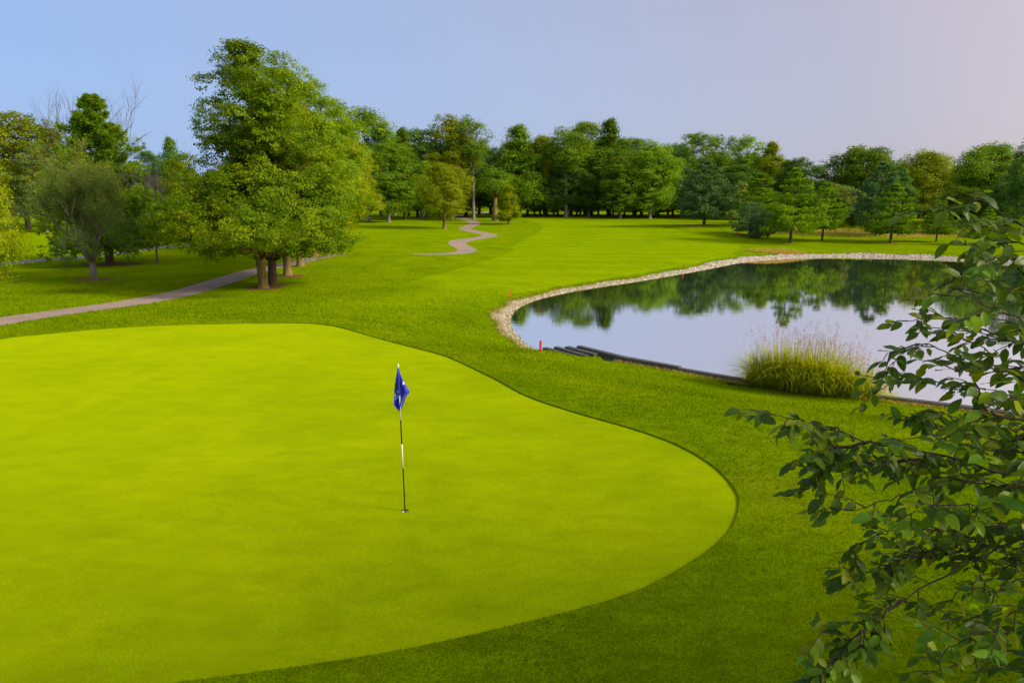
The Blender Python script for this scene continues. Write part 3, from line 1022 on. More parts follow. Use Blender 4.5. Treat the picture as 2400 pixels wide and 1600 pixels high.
def tree_at(proto, name, label, dx, base=None, top=300, width=100, D=None, cat='tree', group=None, topx=None, rz=None, mat=None, lean=0.0):
    """stand a tree on the terrain: base pixel (or distance D along the azimuth) fixes the place, top pixel and width fix its size"""
    if D is None:
        p = hit(dx, base)
    else:
        d = ray(dx, 470)
        p = np.array([d[0], d[1]]) * (D / math.hypot(d[0], d[1]))
    z = hz(p[0], p[1])
    d = ray(dx if topx is None else topx, top)
    zt = CAM_H + d[2] * p[1] / d[1]
    H = max(1.0, zt - z)
    Wm = width * S / FPX * p[1]
    root = obj(name, None, None, (p[0], p[1], z))
    root.empty_display_size = 0.5
    sx = Wm / proto['W']
    root.scale = (sx, sx, H / proto['H'])
    root.rotation_euler = (0, lean, random.uniform(0, 6.28) if rz is None else rz)
    tag(root, label, cat, group)
    t = obj('trunk', proto['trunk'], root)
    if proto['crown'] is not None:
        c_ = obj('crown', proto['crown'], root)
        if mat:
            c_.material_slots[0].link = 'OBJECT'
            c_.material_slots[0].material = M[mat]
    return root


OAK = [broadleaf(101, 14.3, 11.5, 2.2, 'conic', 210, 84000, 0.135, 'barkgold', 'oak', 0.26, 0.19, 15, 0.15, bumps=60, bias=(0.7, 0.45), flat=0.8),
       broadleaf(102, 13.5, 10.5, 2.2, 'conic', 180, 70000, 0.135, 'bark', 'oak', 0.26, 0.20, 15, 0.15, bumps=60, bias=(0.7, 0.45), flat=0.8),
       broadleaf(103, 13.0, 10.0, 2.1, 'egg', 170, 66000, 0.14, 'barkgold', 'oak', 0.27, 0.20, 15, 0.15, bumps=60, bias=(0.7, 0.45), flat=0.8)]
FAR = [broadleaf(201, 18, 11, 2.4, 'egg', 180, 36000, 0.30, 'barkgrey', 'maple', 0.34, 0.26, 14, 0.32),
       broadleaf(202, 18, 10, 2.2, 'column', 150, 30000, 0.30, 'barkgrey', 'maple', 0.32, 0.27, 14, 0.32),
       broadleaf(203, 17, 12, 2.4, 'round', 150, 30000, 0.30, 'bark', 'maple', 0.36, 0.25, 14, 0.32),
       broadleaf(204, 18, 11, 2.2, 'conic', 170, 34000, 0.30, 'bark', 'maple', 0.34, 0.27, 14, 0.32),
       broadleaf(205, 19, 12, 3.2, 'egg', 110, 16000, 0.30, 'barkgrey', 'maple', 0.34, 0.22, 14, 0.30)]
DOME = [broadleaf(221, 13, 13, 1.2, 'egg', 190, 36000, 0.30, 'bark', 'maple', 0.36, 0.22, 14, 0.32),
        broadleaf(222, 13, 13, 1.0, 'round', 190, 36000, 0.30, 'bark', 'maple', 0.36, 0.22, 14, 0.32)]
ROUND = broadleaf(211, 12, 9.5, 1.9, 'round', 150, 26000, 0.22, 'barkgold', 'gold', 0.30, 0.22, 14, 0.25)
TALL = broadleaf(212, 20, 9.5, 10.5, 'vase', 46, 7000, 0.30, 'barkgrey', 'maple', 0.36, 0.28, 14, 0.35)
LOW = broadleaf(213, 8, 8, 0.5, 'egg', 120, 34000, 0.12, 'bark', 'gold', 0.22, 0.24, 14, 0.16)
SMALL = broadleaf(214, 8, 5, 0.9, 'conic', 90, 12000, 0.20, 'bark', 'gold', 0.14, 0.26, 14, 0.18)
PINE = [conifer(301, 10, 7.6, 1.9, 10, 7, 64, 'bark', 'pine', 0.19, 0.20, 0.04, 0.75, 0.36, 7, 0.30),
        conifer(302, 10, 7.0, 2.1, 9, 7, 60, 'bark', 'pine', 0.18, 0.30, 0.0, 0.7, 0.36, 7, 0.38),
        conifer(303, 10, 7.0, 1.7, 12, 7, 56, 'bark', 'bluepine', 0.19, 0.24, 0.04, 0.55, 0.36, 7, 0.28)]
BIGPINE = conifer(304, 12.5, 8.4, 1.7, 24, 9, 76, 'bark', 'maple', 0.26, 0.42, 0.28, 0.85, 0.30, 8, 0.36)
DEADTOP = conifer(305, 7, 5, 0.9, 10, 6, 34, 'bark', 'bluepine', 0.13, 0.2, 0.12, 0.7, 0.32, 6, 0.3, deadtop=0.2)
BARE = twiggy(404, 16, 10.5, 9, 'barkdead', 0.22, 5, 0.30, c0=2.0, tilt=(0.15, 0.75), minr=0.015)
BARE2 = twiggy(402, 9, 6, 4, 'barkdead', 0.14, 5, 0.55, c0=1.2, minr=0.018)
LARCH = twiggy(403, 7.8, 6.8, 9, 'barkgrey', 0.19, 5, 0.60, 'larch', 60000, 0.12, c0=0.85, bottom=-0.14, tilt=(0.3, 1.5), minr=0.010)
BROKEN = broadleaf(215, 10, 6, 5.4, 'round', 50, 7000, 0.26, 'barkgold', 'maple', 0.5, 0.3, 14, 0.3)

# --- left side
tree_at(LOW, 'broadleaf_tree', 'olive green bushy tree cut by the left edge of the picture', -52, 694, 318, 235)
tree_at(FAR[2], 'broadleaf_tree', 'tall yellow green tree at the far left beyond the bright far grass', 66, 527, 262, 190, mat='gold')
tree_at(FAR[0], 'broadleaf_tree', 'yellow green tree behind the bare branches at the far left', 142, 522, 296, 130, mat='gold')
tree_at(FAR[1], 'broadleaf_tree', 'brownish olive narrow tree just behind the leftmost tall tree', 100, D=118, top=330, width=90, mat='larch')
tree_at(BARE, 'bare_tree', 'leafless dead tree fanning out behind the dark pine', 232, D=68, top=200, width=225)
tree_at(BARE2, 'bare_tree', 'pale dead branches showing right of the dark pine', 348, D=64, top=378, width=96)
tree_at(BIGPINE, 'pine_tree', 'large dark green pine behind the small open tree', 254, 607, 226, 262)
tree_at(LARCH, 'larch_tree', 'small open olive tree with several grey stems by the path', 217, 641, 352, 232)
tree_at(FAR[3], 'broadleaf_tree', 'bluish distant tree in the gap left of the oaks', 402, D=130, top=318, width=88, mat='dusk')
tree_at(FAR[0], 'broadleaf_tree', 'low distant tree in the gap right of the dark pine', 345, D=135, top=348, width=90, mat='dusk')
tree_at(FAR[0], 'broadleaf_tree', 'yellowish tree peeking out behind the left of the oaks', 428, D=95, top=370, width=80, mat='gold')
# --- the row of oaks
oaks = [(0, 605, 661, 98, 440, 'tallest front oak with a straight golden trunk beside the path', 'oak', 588),
        (1, 628, 655, 205, 380, 'oak with a dark trunk just right of the tallest oak', 'oak', 640),
        (2, 661, 632, 140, 310, 'third oak of the row, just behind the two front trunks', 'oak', 706),
        (2, 690, 612, 240, 280, 'oak half hidden behind the third oak of the row', 'gold', 725),
        (2, 722, 590, 196, 280, 'oak in the middle of the row, fifth from the front', 'oak', 765),
        (2, 745, 577, 265, 250, 'yellowish oak, sixth from the front of the row', 'gold', 780),
        (2, 770, 562, 300, 215, 'last oak at the far right end of the row', 'gold', 790)]
for k, x, b_, t_, w_, lab, mt, tx in oaks:
    tree_at(OAK[k], 'oak_tree', lab, x, b_, t_, w_, group='oaks in a row beside the cart path', topx=tx, mat=mt)

# --- the far wood, trees one can tell apart
wood = [
    (1, 848, 508, 252, 150, 'maple', 'tall tree rising at the right shoulder of the oak row'),
    (0, 893, 511, 330, 135, 'maple', 'dark broad tree at the left end of the wood'),
    (3, 930, 505, 296, 100, 'maple', 'pointed tree above the dark broad tree at the left of the wood'),
    (0, 968, 503, 298, 130, 'dusk', 'dark tree filling the wood left of the golden column tree'),
    (1, 1037, 503, 268, 122, 'gold', 'tall golden green column tree behind the round tree'),
    (3, 1192, 498, 290, 165, 'maple', 'broad pointed tree behind the small conical tree'),
    (0, 1250, 497, 314, 100, 'gold', 'yellow topped tree in a dip of the wood skyline'),
    (0, 1345, 497, 284, 150, 'maple', 'flat topped bright tree in the middle of the wood'),
    (3, 1397, 498, 276, 130, 'maple', 'peaked tall tree at the right edge of the middle wood'),
    (1, 1424, 503, 362, 88, 'maple', 'shorter bright tree standing in front of the wood right of centre'),
    (1, 1492, 503, 328, 118, 'maple', 'rounded tree just right of the gap in the wood skyline'),
    (2, 1545, 500, 334, 95, 'dusk', 'darker tree between the rounded tree and the pair of airy trees'),
    (0, 1588, 500, 308, 112, 'maple', 'tree with the highest top behind the blue pine'),
    (4, 1650, 498, 312, 125, 'maple', 'airy tree with sky showing through right of the blue pine'),
    (4, 1705, 498, 312, 125, 'maple', 'airy round topped tree at the right of the wood'),
    (3, 1762, 500, 328, 105, 'gold', 'yellowish tree sloping down at the right end of the wood'),
    (3, 1805, 505, 375, 85, 'maple', 'lowest tree at the right tail of the wood')]
for k, x, b_, t_, w_, mt, lab in wood:
    tree_at(FAR[k], 'broadleaf_tree', lab, x, b_, t_, w_, mat=mt, group='trees of the far wood')
tree_at(ROUND, 'round_tree', 'round lollipop tree with a golden trunk left of the winding path', 1021, 526, 381, 124)
tree_at(TALL, 'broadleaf_tree', 'slim tree with a tall bare pale trunk beside the path end', 1088, 504, 270, 100, group='trees of the far wood')
tree_at(TALL, 'broadleaf_tree', 'tall tree with a long bare trunk in the middle of the wood', 1300, 499, 296, 120, group='trees of the far wood')
tree_at(BROKEN, 'broadleaf_tree', 'thick broken trunk with a tuft of crown beside the small conical tree', 1137, 508, 390, 78, mat='maple')
tree_at(SMALL, 'small_tree', 'small conical young tree standing alone in front of the wood', 1168, 516, 428, 66)
r = random.Random(5)
for i in range(34):
    x = 872 + i * 29 + r.uniform(-9, 9)
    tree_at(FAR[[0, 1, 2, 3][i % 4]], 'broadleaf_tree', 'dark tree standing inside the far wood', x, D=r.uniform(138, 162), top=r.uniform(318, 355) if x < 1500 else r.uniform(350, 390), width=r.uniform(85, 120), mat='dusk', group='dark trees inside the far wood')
for i in range(12):
    x = 1220 + i * 27 + r.uniform(-8, 8)
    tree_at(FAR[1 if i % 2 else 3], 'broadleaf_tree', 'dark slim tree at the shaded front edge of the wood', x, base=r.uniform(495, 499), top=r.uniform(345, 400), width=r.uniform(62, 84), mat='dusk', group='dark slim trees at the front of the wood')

# --- shore pines and right side
tree_at(PINE[2], 'pine_tree', 'blue green pine with brown needle litter under it', 1617, 517, 376, 128)
tree_at(SMALL, 'small_tree', 'olive shrubby tree between the blue pine and the next pine', 1698, 514, 420, 72, mat='larch')
tree_at(PINE[1], 'pine_tree', 'tall green pine behind the two crooked little trees', 1742, 520, 402, 112)
tree_at(DEADTOP, 'pine_tree', 'little pine with a dead bare top', 1722, 541, 452, 92)
tree_at(PINE[2], 'pine_tree', 'little bluish pine leaning left on a slanting trunk', 1765, 547, 472, 78, lean=-0.42, rz=0.0)
tree_at(PINE[0], 'pine_tree', 'bright green pine by the far shore, widest of the three', 1815, 558, 392, 140)
tree_at(PINE[1], 'pine_tree', 'slender bright pine on the shore, right of the widest one', 1888, 553, 424, 98)
tree_at(PINE[0], 'pine_tree', 'dense shore pine left of the foreground leaves', 2045, 558, 428, 122)
tree_at(PINE[2], 'pine_tree', 'tall blue green pine behind the dense shore pine', 2020, D=104, top=378, width=110)
tree_at(PINE[1], 'pine_tree', 'small pine half hidden by the foreground leaves', 2150, 556, 470, 76)
tree_at(PINE[0], 'pine_tree', 'young pine at the far shore behind the foreground leaves', 2262, 563, 480, 80)
right = [(0, 1975, 148, 342, 185, 'maple', 'big round topped tree on the right skyline'), (0, 1905, 200, 418, 110, 'dusk', 'low dark trees in the dip of the right skyline'), (0, 1925, 118, 428, 92, 'larch', 'olive bush like tree left of the big round tree'),
         (3, 2062, 140, 385, 90, 'dusk', 'dark tree between the two large right skyline trees'), (0, 2115, 150, 352, 140, 'gold', 'bright tree with a ragged top above the foreground branch'), (3, 2175, 160, 390, 100, 'maple', 'mid height tree in the dip above the foreground branch'),
         (0, 2265, 135, 336, 165, 'maple', 'dense round tree above the foreground leaves near the right edge'), (1, 2352, 115, 318, 80, 'dusk', 'tall dark tree cut by the right edge of the picture'), (0, 2320, 125, 400, 110, 'dusk', 'lower dark tree beside the right picture edge'),
         (3, 1862, 190, 428, 80, 'dusk', 'farthest dark tree in the gap between wood and pond trees'), (2, 1960, 120, 440, 90, 'dusk', 'dark shrubby tree behind the slender bright pine'), (0, 2210, 128, 432, 110, 'maple', 'low tree behind the foreground leaves on the right')]
for k, x, D, t_, w_, mt, lab in right:
    tree_at(DOME[0 if k == 0 else 1] if k in (0, 2) else FAR[k], 'broadleaf_tree', lab, x, D=D, top=t_, width=w_, mat=mt, group='trees beyond the right of the pond')
for i in range(11):
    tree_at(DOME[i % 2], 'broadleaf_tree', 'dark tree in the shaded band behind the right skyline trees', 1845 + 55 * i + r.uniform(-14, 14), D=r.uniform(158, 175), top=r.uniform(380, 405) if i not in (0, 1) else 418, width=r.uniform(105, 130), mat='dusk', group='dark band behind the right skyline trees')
for i in range(3):
    tree_at(SMALL, 'small_tree', 'little orchard tree on the bright slope right of the shore pine', 2143 + 13 * i, D=112 + 2 * i, top=462, width=34, group='little orchard trees', mat='maple')
for i in range(46):
    x = -160 + i * 58 + r.uniform(-20, 20)
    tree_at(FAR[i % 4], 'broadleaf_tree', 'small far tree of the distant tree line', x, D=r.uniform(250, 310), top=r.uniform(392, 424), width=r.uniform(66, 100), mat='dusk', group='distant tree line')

# unseen trees, added right of the view to shade the near grass softly
for sx_, sy_, sxy, szz, lab in ((14.8, 0.7, 0.76, 0.76, 'unseen leafy tree added right of the view to shade the near grass'), (22.0, -1.4, 0.95, 1.2, 'taller unseen leafy tree added for shade behind the other one')):
    st = obj('broadleaf_tree', None, None, (sx_, sy_, hz(sx_, sy_)))
    st.scale = (sxy, sxy, szz)
    tag(st, lab, 'tree', 'added shade trees outside the view')
    obj('trunk', OAK[2]['trunk'], st); obj('crown', OAK[2]['crown'], st)

# ------------------------------------------------------------------ flagstick and hole
hzz = hz(hole[0], hole[1]) - 0.028
fs = obj('flagstick', None, None, (hole[0], hole[1], hzz))
tag(fs, 'black and white banded flagstick with a limp blue flag', 'flagstick')
PH = 2.13
fs.rotation_euler = (0, -0.012, 0)
fs.scale = (1.0, 1.0, 1.085)
for a, b_, mt in ((-0.12, 0.655, 'black'), (0.655, 1.01, 'white'), (1.01, 1.36, 'black'), (1.36, PH, 'white')):
    tb = Tubes(); tb.add(np.array([[0, 0, a], [0, 0, (a + b_) / 2], [0, 0, b_]]), np.array([0.0095, 0.0095, 0.0095]), 12)
    obj('pole_band', tb.mesh('pole_band', mt), fs)
tb = Tubes(); tb.add(np.array([[0, 0, PH], [0, 0, PH + 0.008], [0, 0, PH + 0.024], [0, 0, PH + 0.032]]), np.array([0.010, 0.015, 0.014, 0.004]), 12)
obj('knob', tb.mesh('knob', 'white'), fs)
# flag: sleeve at the pole, cloth hanging in two folds
K = 0.000505
out_l = [(250, -18), (300, -28), (600, -100), (900, -150), (1150, -168), (1300, -178), (1390, -110), (1480, -12)]
out_r = [(250, 20), (430, 40), (700, 165), (970, 300), (1080, 195), (1220, 130), (1360, 62), (1480, 20)]
zl = np.array([p[0] for p in out_l]); xl = np.array([p[1] for p in out_l])
zr = np.array([p[0] for p in out_r]); xr = np.array([p[1] for p in out_r])
nr_, nc_ = 36, 25
V = []
for i in range(nr_):
    zq = 250 + (1480 - 250) * i / (nr_ - 1)
    L_, R_ = np.interp(zq, zl, xl), np.interp(zq, zr, xr)
    for j in range(nc_):
        u = j / (nc_ - 1)
        x = L_ + (R_ - L_) * u
        fall = (zq - 250) / 1230
        y = 0.020 + 0.035 * fall * math.cos((u - 0.45) * 9.0 + fall * 1.5) + 0.012 * math.sin(u * 17 + fall * 6) * fall
        V.append((x * K, y, PH - (zq - 215) * K))
V = np.array(V)
F = np.array([(i * nc_ + j, i * nc_ + j + 1, (i + 1) * nc_ + j + 1, (i + 1) * nc_ + j) for i in range(nr_ - 1) for j in range(nc_ - 1)])
# thickness: front and back skins
Vb = V + np.array([0, 0.003, 0])
nv = len(V)
rim = [i * nc_ for i in range(nr_)] + [(nr_ - 1) * nc_ + j for j in range(1, nc_)] + [i * nc_ + nc_ - 1 for i in range(nr_ - 2, -1, -1)] + [j for j in range(nc_ - 2, 0, -1)]
rimF = [(rim[k], rim[(k + 1) % len(rim)], rim[(k + 1) % len(rim)] + nv, rim[k] + nv) for k in range(len(rim))]
flag = obj('flag', mesh('flag', np.vstack([V, Vb]), [tuple(f) for f in F] + [tuple(f[::-1] + nv) for f in F] + rimF, 'flag'), fs)
tb = Tubes(); tb.add(np.array([[0, 0, PH - 0.02], [0, 0, PH - 0.2], [0, 0, PH - 0.415]]), np.array([0.0125, 0.0125, 0.0125]), 12)
obj('sleeve', tb.mesh('sleeve', 'flag'), flag)


def flag_pt(xz, zz_):
    """point on the front of the cloth at zoom coordinates"""
    L_, R_ = np.interp(zz_, zl, xl), np.interp(zz_, zr, xr)
    u = (xz - L_) / (R_ - L_)
    fall = (zz_ - 250) / 1230
    y = 0.020 + 0.035 * fall * math.cos((u - 0.45) * 9.0 + fall * 1.5) + 0.012 * math.sin(u * 17 + fall * 6) * fall
    return (xz * K, y - 0.0025, PH - (zz_ - 215) * K)


def mark(name, poly, mt, label):
    V = [flag_pt(*p) for p in poly]
    c_ = np.mean(np.array(poly), 0)
    V.append(flag_pt(*c_))
    k = len(poly)
    o = obj(name, mesh(name, V, [(i, (i + 1) % k, k) for i in range(k)], mt, False), flag)
    o['label'] = label


circ = lambda cx, cy, rx, ry, n=14: [(cx + rx * math.cos(q * 6.2832 / n), cy + ry * math.sin(q * 6.2832 / n)) for q in range(n)]
mark('green_emblem', circ(-92, 770, 40, 95), 'f_green', 'dark green emblem printed on the flag')
mark('yellow_emblem', circ(-135, 1015, 30, 42), 'f_yellow', 'round yellow emblem printed on the flag')
mark('yellow_emblem_centre', circ(-135, 1015, 12, 18), 'f_green', 'dark middle of the yellow emblem')
for q in ([(-62, 920), (-42, 915), (-36, 985), (-58, 985)], [(-75, 1050), (-52, 1040), (-60, 1100), (-84, 1110)], [(-108, 1085), (-86, 1080), (-96, 1150), (-118, 1165)], [(-142, 1100), (-122, 1095), (-126, 1170), (-140, 1180)], [(-90, 1120), (-74, 1112), (-70, 1140), (-88, 1150)]):
    mark('script_mark', q, 'f_cyan', 'light blue stroke of illegible script on the flag')
for q in ([(110, 650), (130, 645), (160, 720), (142, 728)], [(104, 690), (122, 680), (146, 735), (112, 738)]):
    mark('white_mark', q, 'f_white', 'white mark printed on the flag edge')

cup = obj('hole_cup', None, None, (hole[0], hole[1], hzz))
tag(cup, 'cup in the putting green with a white liner', 'golf hole')


def ringwall(z0, z1, rad, n=20):
    a = np.arange(n) * 2 * math.pi / n
    V = [(rad * math.cos(q), rad * math.sin(q), z0) for q in a] + [(rad * math.cos(q), rad * math.sin(q), z1) for q in a]
    return V, [((i + 1) % n, i, n + i, n + (i + 1) % n) for i in range(n)]


V, F = ringwall(-0.018, 0.003, 0.0555); obj('soil_rim', mesh('soil_rim', V, F, 'soil'), cup)
V, F = ringwall(-0.15, -0.018, 0.054); F.append(tuple(range(20))); obj('liner', mesh('liner', V, F, 'cup'), cup)


# ------------------------------------------------------------------ red stakes
def box(sx, sy, z0, z1, top_in=0.0, bev=0.004):
    V, F = [], []
    for z, k in ((z0, 0), (z1 - bev, 0), (z1, bev + top_in)):
        V += [(-sx + k, -sy + k, z), (sx - k, -sy + k, z), (sx - k, sy - k, z), (-sx + k, sy - k, z)]
    for i in range(2):
        for j in range(4):
            F.append((i * 4 + j, i * 4 + (j + 1) % 4, i * 4 + 4 + (j + 1) % 4, i * 4 + 4 + j))
    F.append((8, 9, 10, 11)); F.append((3, 2, 1, 0))
    return V, F


for x, b_, t_, mt, lab in ((1241, 809, 782, 'stake', 'bright red hazard stake at the end of the timber wall'), (1172, 683, 664, 'stake2', 'faded red hazard stake on the grass above the pond tip'), (1569, 616, 603, 'stake2', 'farthest small red stake beside the gravel bank')):
    p = hit(x, b_)
    z = hz(*p)
    H = CAM_H + ray(x, t_)[2] * p[1] / ray(x, t_)[1] - z
    V, F = box(0.036, 0.022, -0.1, H, 0.006)
    o = obj('hazard_stake', mesh('hazard_stake', V, F, mt, False), None, (p[0], p[1], z))
    o.rotation_euler = (random.uniform(-0.03, 0.03), random.uniform(-0.03, 0.03), random.uniform(-0.3, 0.3))
    tag(o, lab, 'stake', 'red hazard stakes')

# ------------------------------------------------------------------ timber retaining wall
wall_root = obj('retaining_wall', None, None, (wall[-1][0], wall[-1][1], WALL_Z))
tag(wall_root, 'dark weathered timber retaining wall with a stepped end along the pond', 'retaining wall')
WO = np.array([wall[-1][0], wall[-1][1], WALL_Z])


def timber(p, q, zt, w=0.24, hgt=0.55, seed=0):
    r = random.Random(seed)
    p = np.array(p); q = np.array(q)
    d = q - p
    L = float(np.linalg.norm(d))
    d /= L
    n = np.array([-d[1], d[0]])
    V = []
    b = 0.018
    for s in (0.006, L - 0.006):
        for (o_, z) in ((-w / 2, -hgt), (w / 2, -hgt), (w / 2, -b), (w / 2 - b, 0), (-w / 2 + b, 0), (-w / 2, -b)):
            c_ = p + d * s + n * (o_ + r.uniform(-0.008, 0.008))
            V.append((c_[0] - WO[0], c_[1] - WO[1], zt + z + r.uniform(-0.008, 0.008) - WO[2]))
    F = [(i, (i + 1) % 6, 6 + (i + 1) % 6, 6 + i) for i in range(6)] + [(5, 4, 3, 2, 1, 0), (6, 7, 8, 9, 10, 11)]
    return obj('timber', mesh('timber', V, F, 'timber', False), wall_root)


wl_ = wall[::-1]
seg = np.concatenate([[0], np.cumsum(np.linalg.norm(np.diff(wl_, axis=0), axis=1))])
at = lambda s: np.array([np.interp(s, seg, wl_[:, 0]), np.interp(s, seg, wl_[:, 1])])
s = 0.0
k = 0
while s < seg[-1] - 0.3:
    e = min(s + 2.4, seg[-1])
    timber(at(s), at(e), WALL_Z + (0.10 if k < 2 else 0.05), seed=k)
    s = e; k += 1
for i in range(len(wall_line) - len(wall)):
    a, b_ = wall_line[i], wall_line[i + 1]
    timber(b_, a, WALL_Z + 0.04, seed=50 + i)
d0 = unit(wl_[1] - wl_[0]); n0 = np.array([d0[1], -d0[0]])
if n0[1] > 0:
    n0 = -n0
for i in range(1, 4):
    a = wl_[0] - d0 * 0.42 * i + n0 * 0.246 * i
    timber(a, a + d0 * (1.5 - 0.2 * i + 0.42 * i), WALL_Z + 0.10 - 0.065 * i, seed=70 + i)

# ------------------------------------------------------------------ ornamental grass clumps
def grass_clump(name, label, cx, cy, rx, ry, Hh, n, seed, ang=0.0):
    r = np.random.default_rng(seed)
    z0 = hz(cx, cy)
    root = obj(name, None, None, (cx, cy, z0))
    tag(root, label, 'ornamental grass', 'ornamental grass clumps on the wall')

    def strips(n, hh, ww, bend, tint, spread=1.0, jit=0.0, segs=5):
        a = r.uniform(0, 6.28, n); q = np.sqrt(r.random(n)) * spread
        lx, ly = rx * q * np.cos(a), ry * q * np.sin(a)
        X = lx * math.cos(ang) - ly * math.sin(ang); Y = lx * math.sin(ang) + ly * math.cos(ang)
        Z = height(X + cx, Y + cy) - z0 - 0.02
        lean_a = a + ang + r.normal(0, 0.9, n)
        D = np.stack([np.cos(lean_a), np.sin(lean_a), np.zeros(n)], 1)
        Sd = np.stack([-D[:, 1], D[:, 0], D[:, 2]], 1)
        b = bend * r.uniform(0.15, 1.2, n) * (0.35 + 0.65 * q)
        hloc = hh * (1 - 0.34 * q ** 2)
        vs_ = []
        for k in range(segs + 1):
            s_ = k / segs
            ctr = np.column_stack([X, Y, Z]) + D * (b * hloc * s_ ** 2.1)[:, None] + np.array([0, 0, 1.0]) * (hloc * (s_ - np.clip(b - 0.25, 0, 1) * 0.75 * s_ ** 3))[:, None]
            wk = ww * (1 - s_ ** 2 * 0.96)
            vs_ += [ctr - Sd * wk[:, None] / 2, ctr + Sd * wk[:, None] / 2]
        V = np.stack(vs_, 1)
        kf = np.array([(2 * i, 2 * i + 1, 2 * i + 3, 2 * i + 2) for i in range(segs)])
        F = (kf[None] + (np.arange(n) * 2 * (segs + 1))[:, None, None]).reshape(-1, 4)
        return V.reshape(-1, 3), F, np.repeat(np.clip(tint, 0, 1), segs)

    n1 = n
    V, F, t_ = strips(n1, Hh * r.uniform(0.55, 1.1, n1), np.full(n1, 0.028) * r.uniform(0.6, 1.5, n1), 0.95, r.normal(0.45, 0.26, n1))
    obj('blades', mesh('blades', V, F, 'reed', True, t_), root)
    n2 = n // 13
    V, F, t_ = strips(n2, Hh * r.uniform(1.0, 1.42, n2), np.full(n2, 0.009), 0.22, r.normal(0.5, 0.25, n2), 0.95)
    obj('seed_stalks', mesh('seed_stalks', V, F, 'plume', True, t_), root)
    # feathery seed heads at the stalk tips
    tips = V.reshape(n2, -1, 3)[:, -2:, :].mean(1)
    i = r.integers(0, n2, n2 * 5)
    P = tips[i] + np.column_stack([r.normal(0, 0.022, len(i)), r.normal(0, 0.022, len(i)), -r.random(len(i)) * 0.2])
    V, F, t_ = leaf_quads(P, unit(r.normal(size=(len(i), 3)) * np.array([1, 1, 0.3])), 0.06, 0.014, r.normal(0.5, 0.2, len(i)), r)
    obj('seed_heads', mesh('seed_heads', V, F, 'plume', False, t_), root)
    n3 = n // 3
    V, F, t_ = strips(n3, 0.5 * r.uniform(0.4, 1.1, n3), np.full(n3, 0.014), 1.1, r.normal(0.5, 0.25, n3), 1.05)
    obj('dry_thatch', mesh('dry_thatch', V, F, 'thatch', True, t_), root)
    return root


ga, gb = on_plane(1728, 876, -1.3), on_plane(2046, 905, -1.3)
gc = (ga + gb) / 2
grass_clump('ornamental_grass', 'large clump of tall green ornamental grass on the timber wall', gc[0], gc[1] + 0.15, np.linalg.norm(gb - ga) / 2 * 1.08, 1.05, 2.1, 12000, 31, math.atan2(gb[1] - ga[1], gb[0] - ga[0]))
gd = on_plane(2330, 935, -1.3)
grass_clump('ornamental_grass', 'smaller clump of tall grass seen through the foreground leaves', gd[0] + 0.5, gd[1], 1.5, 0.7, 1.35, 2400, 32, 0.0)

# ------------------------------------------------------------------ foreground tree: branches reaching in from the right
def px3(x, y, depth):
    """point at a source pixel and a forward distance"""
    d = ray(x * SRC, y * SRC)
    return np.array([0, 0, CAM_H]) + d * (depth / d[1])


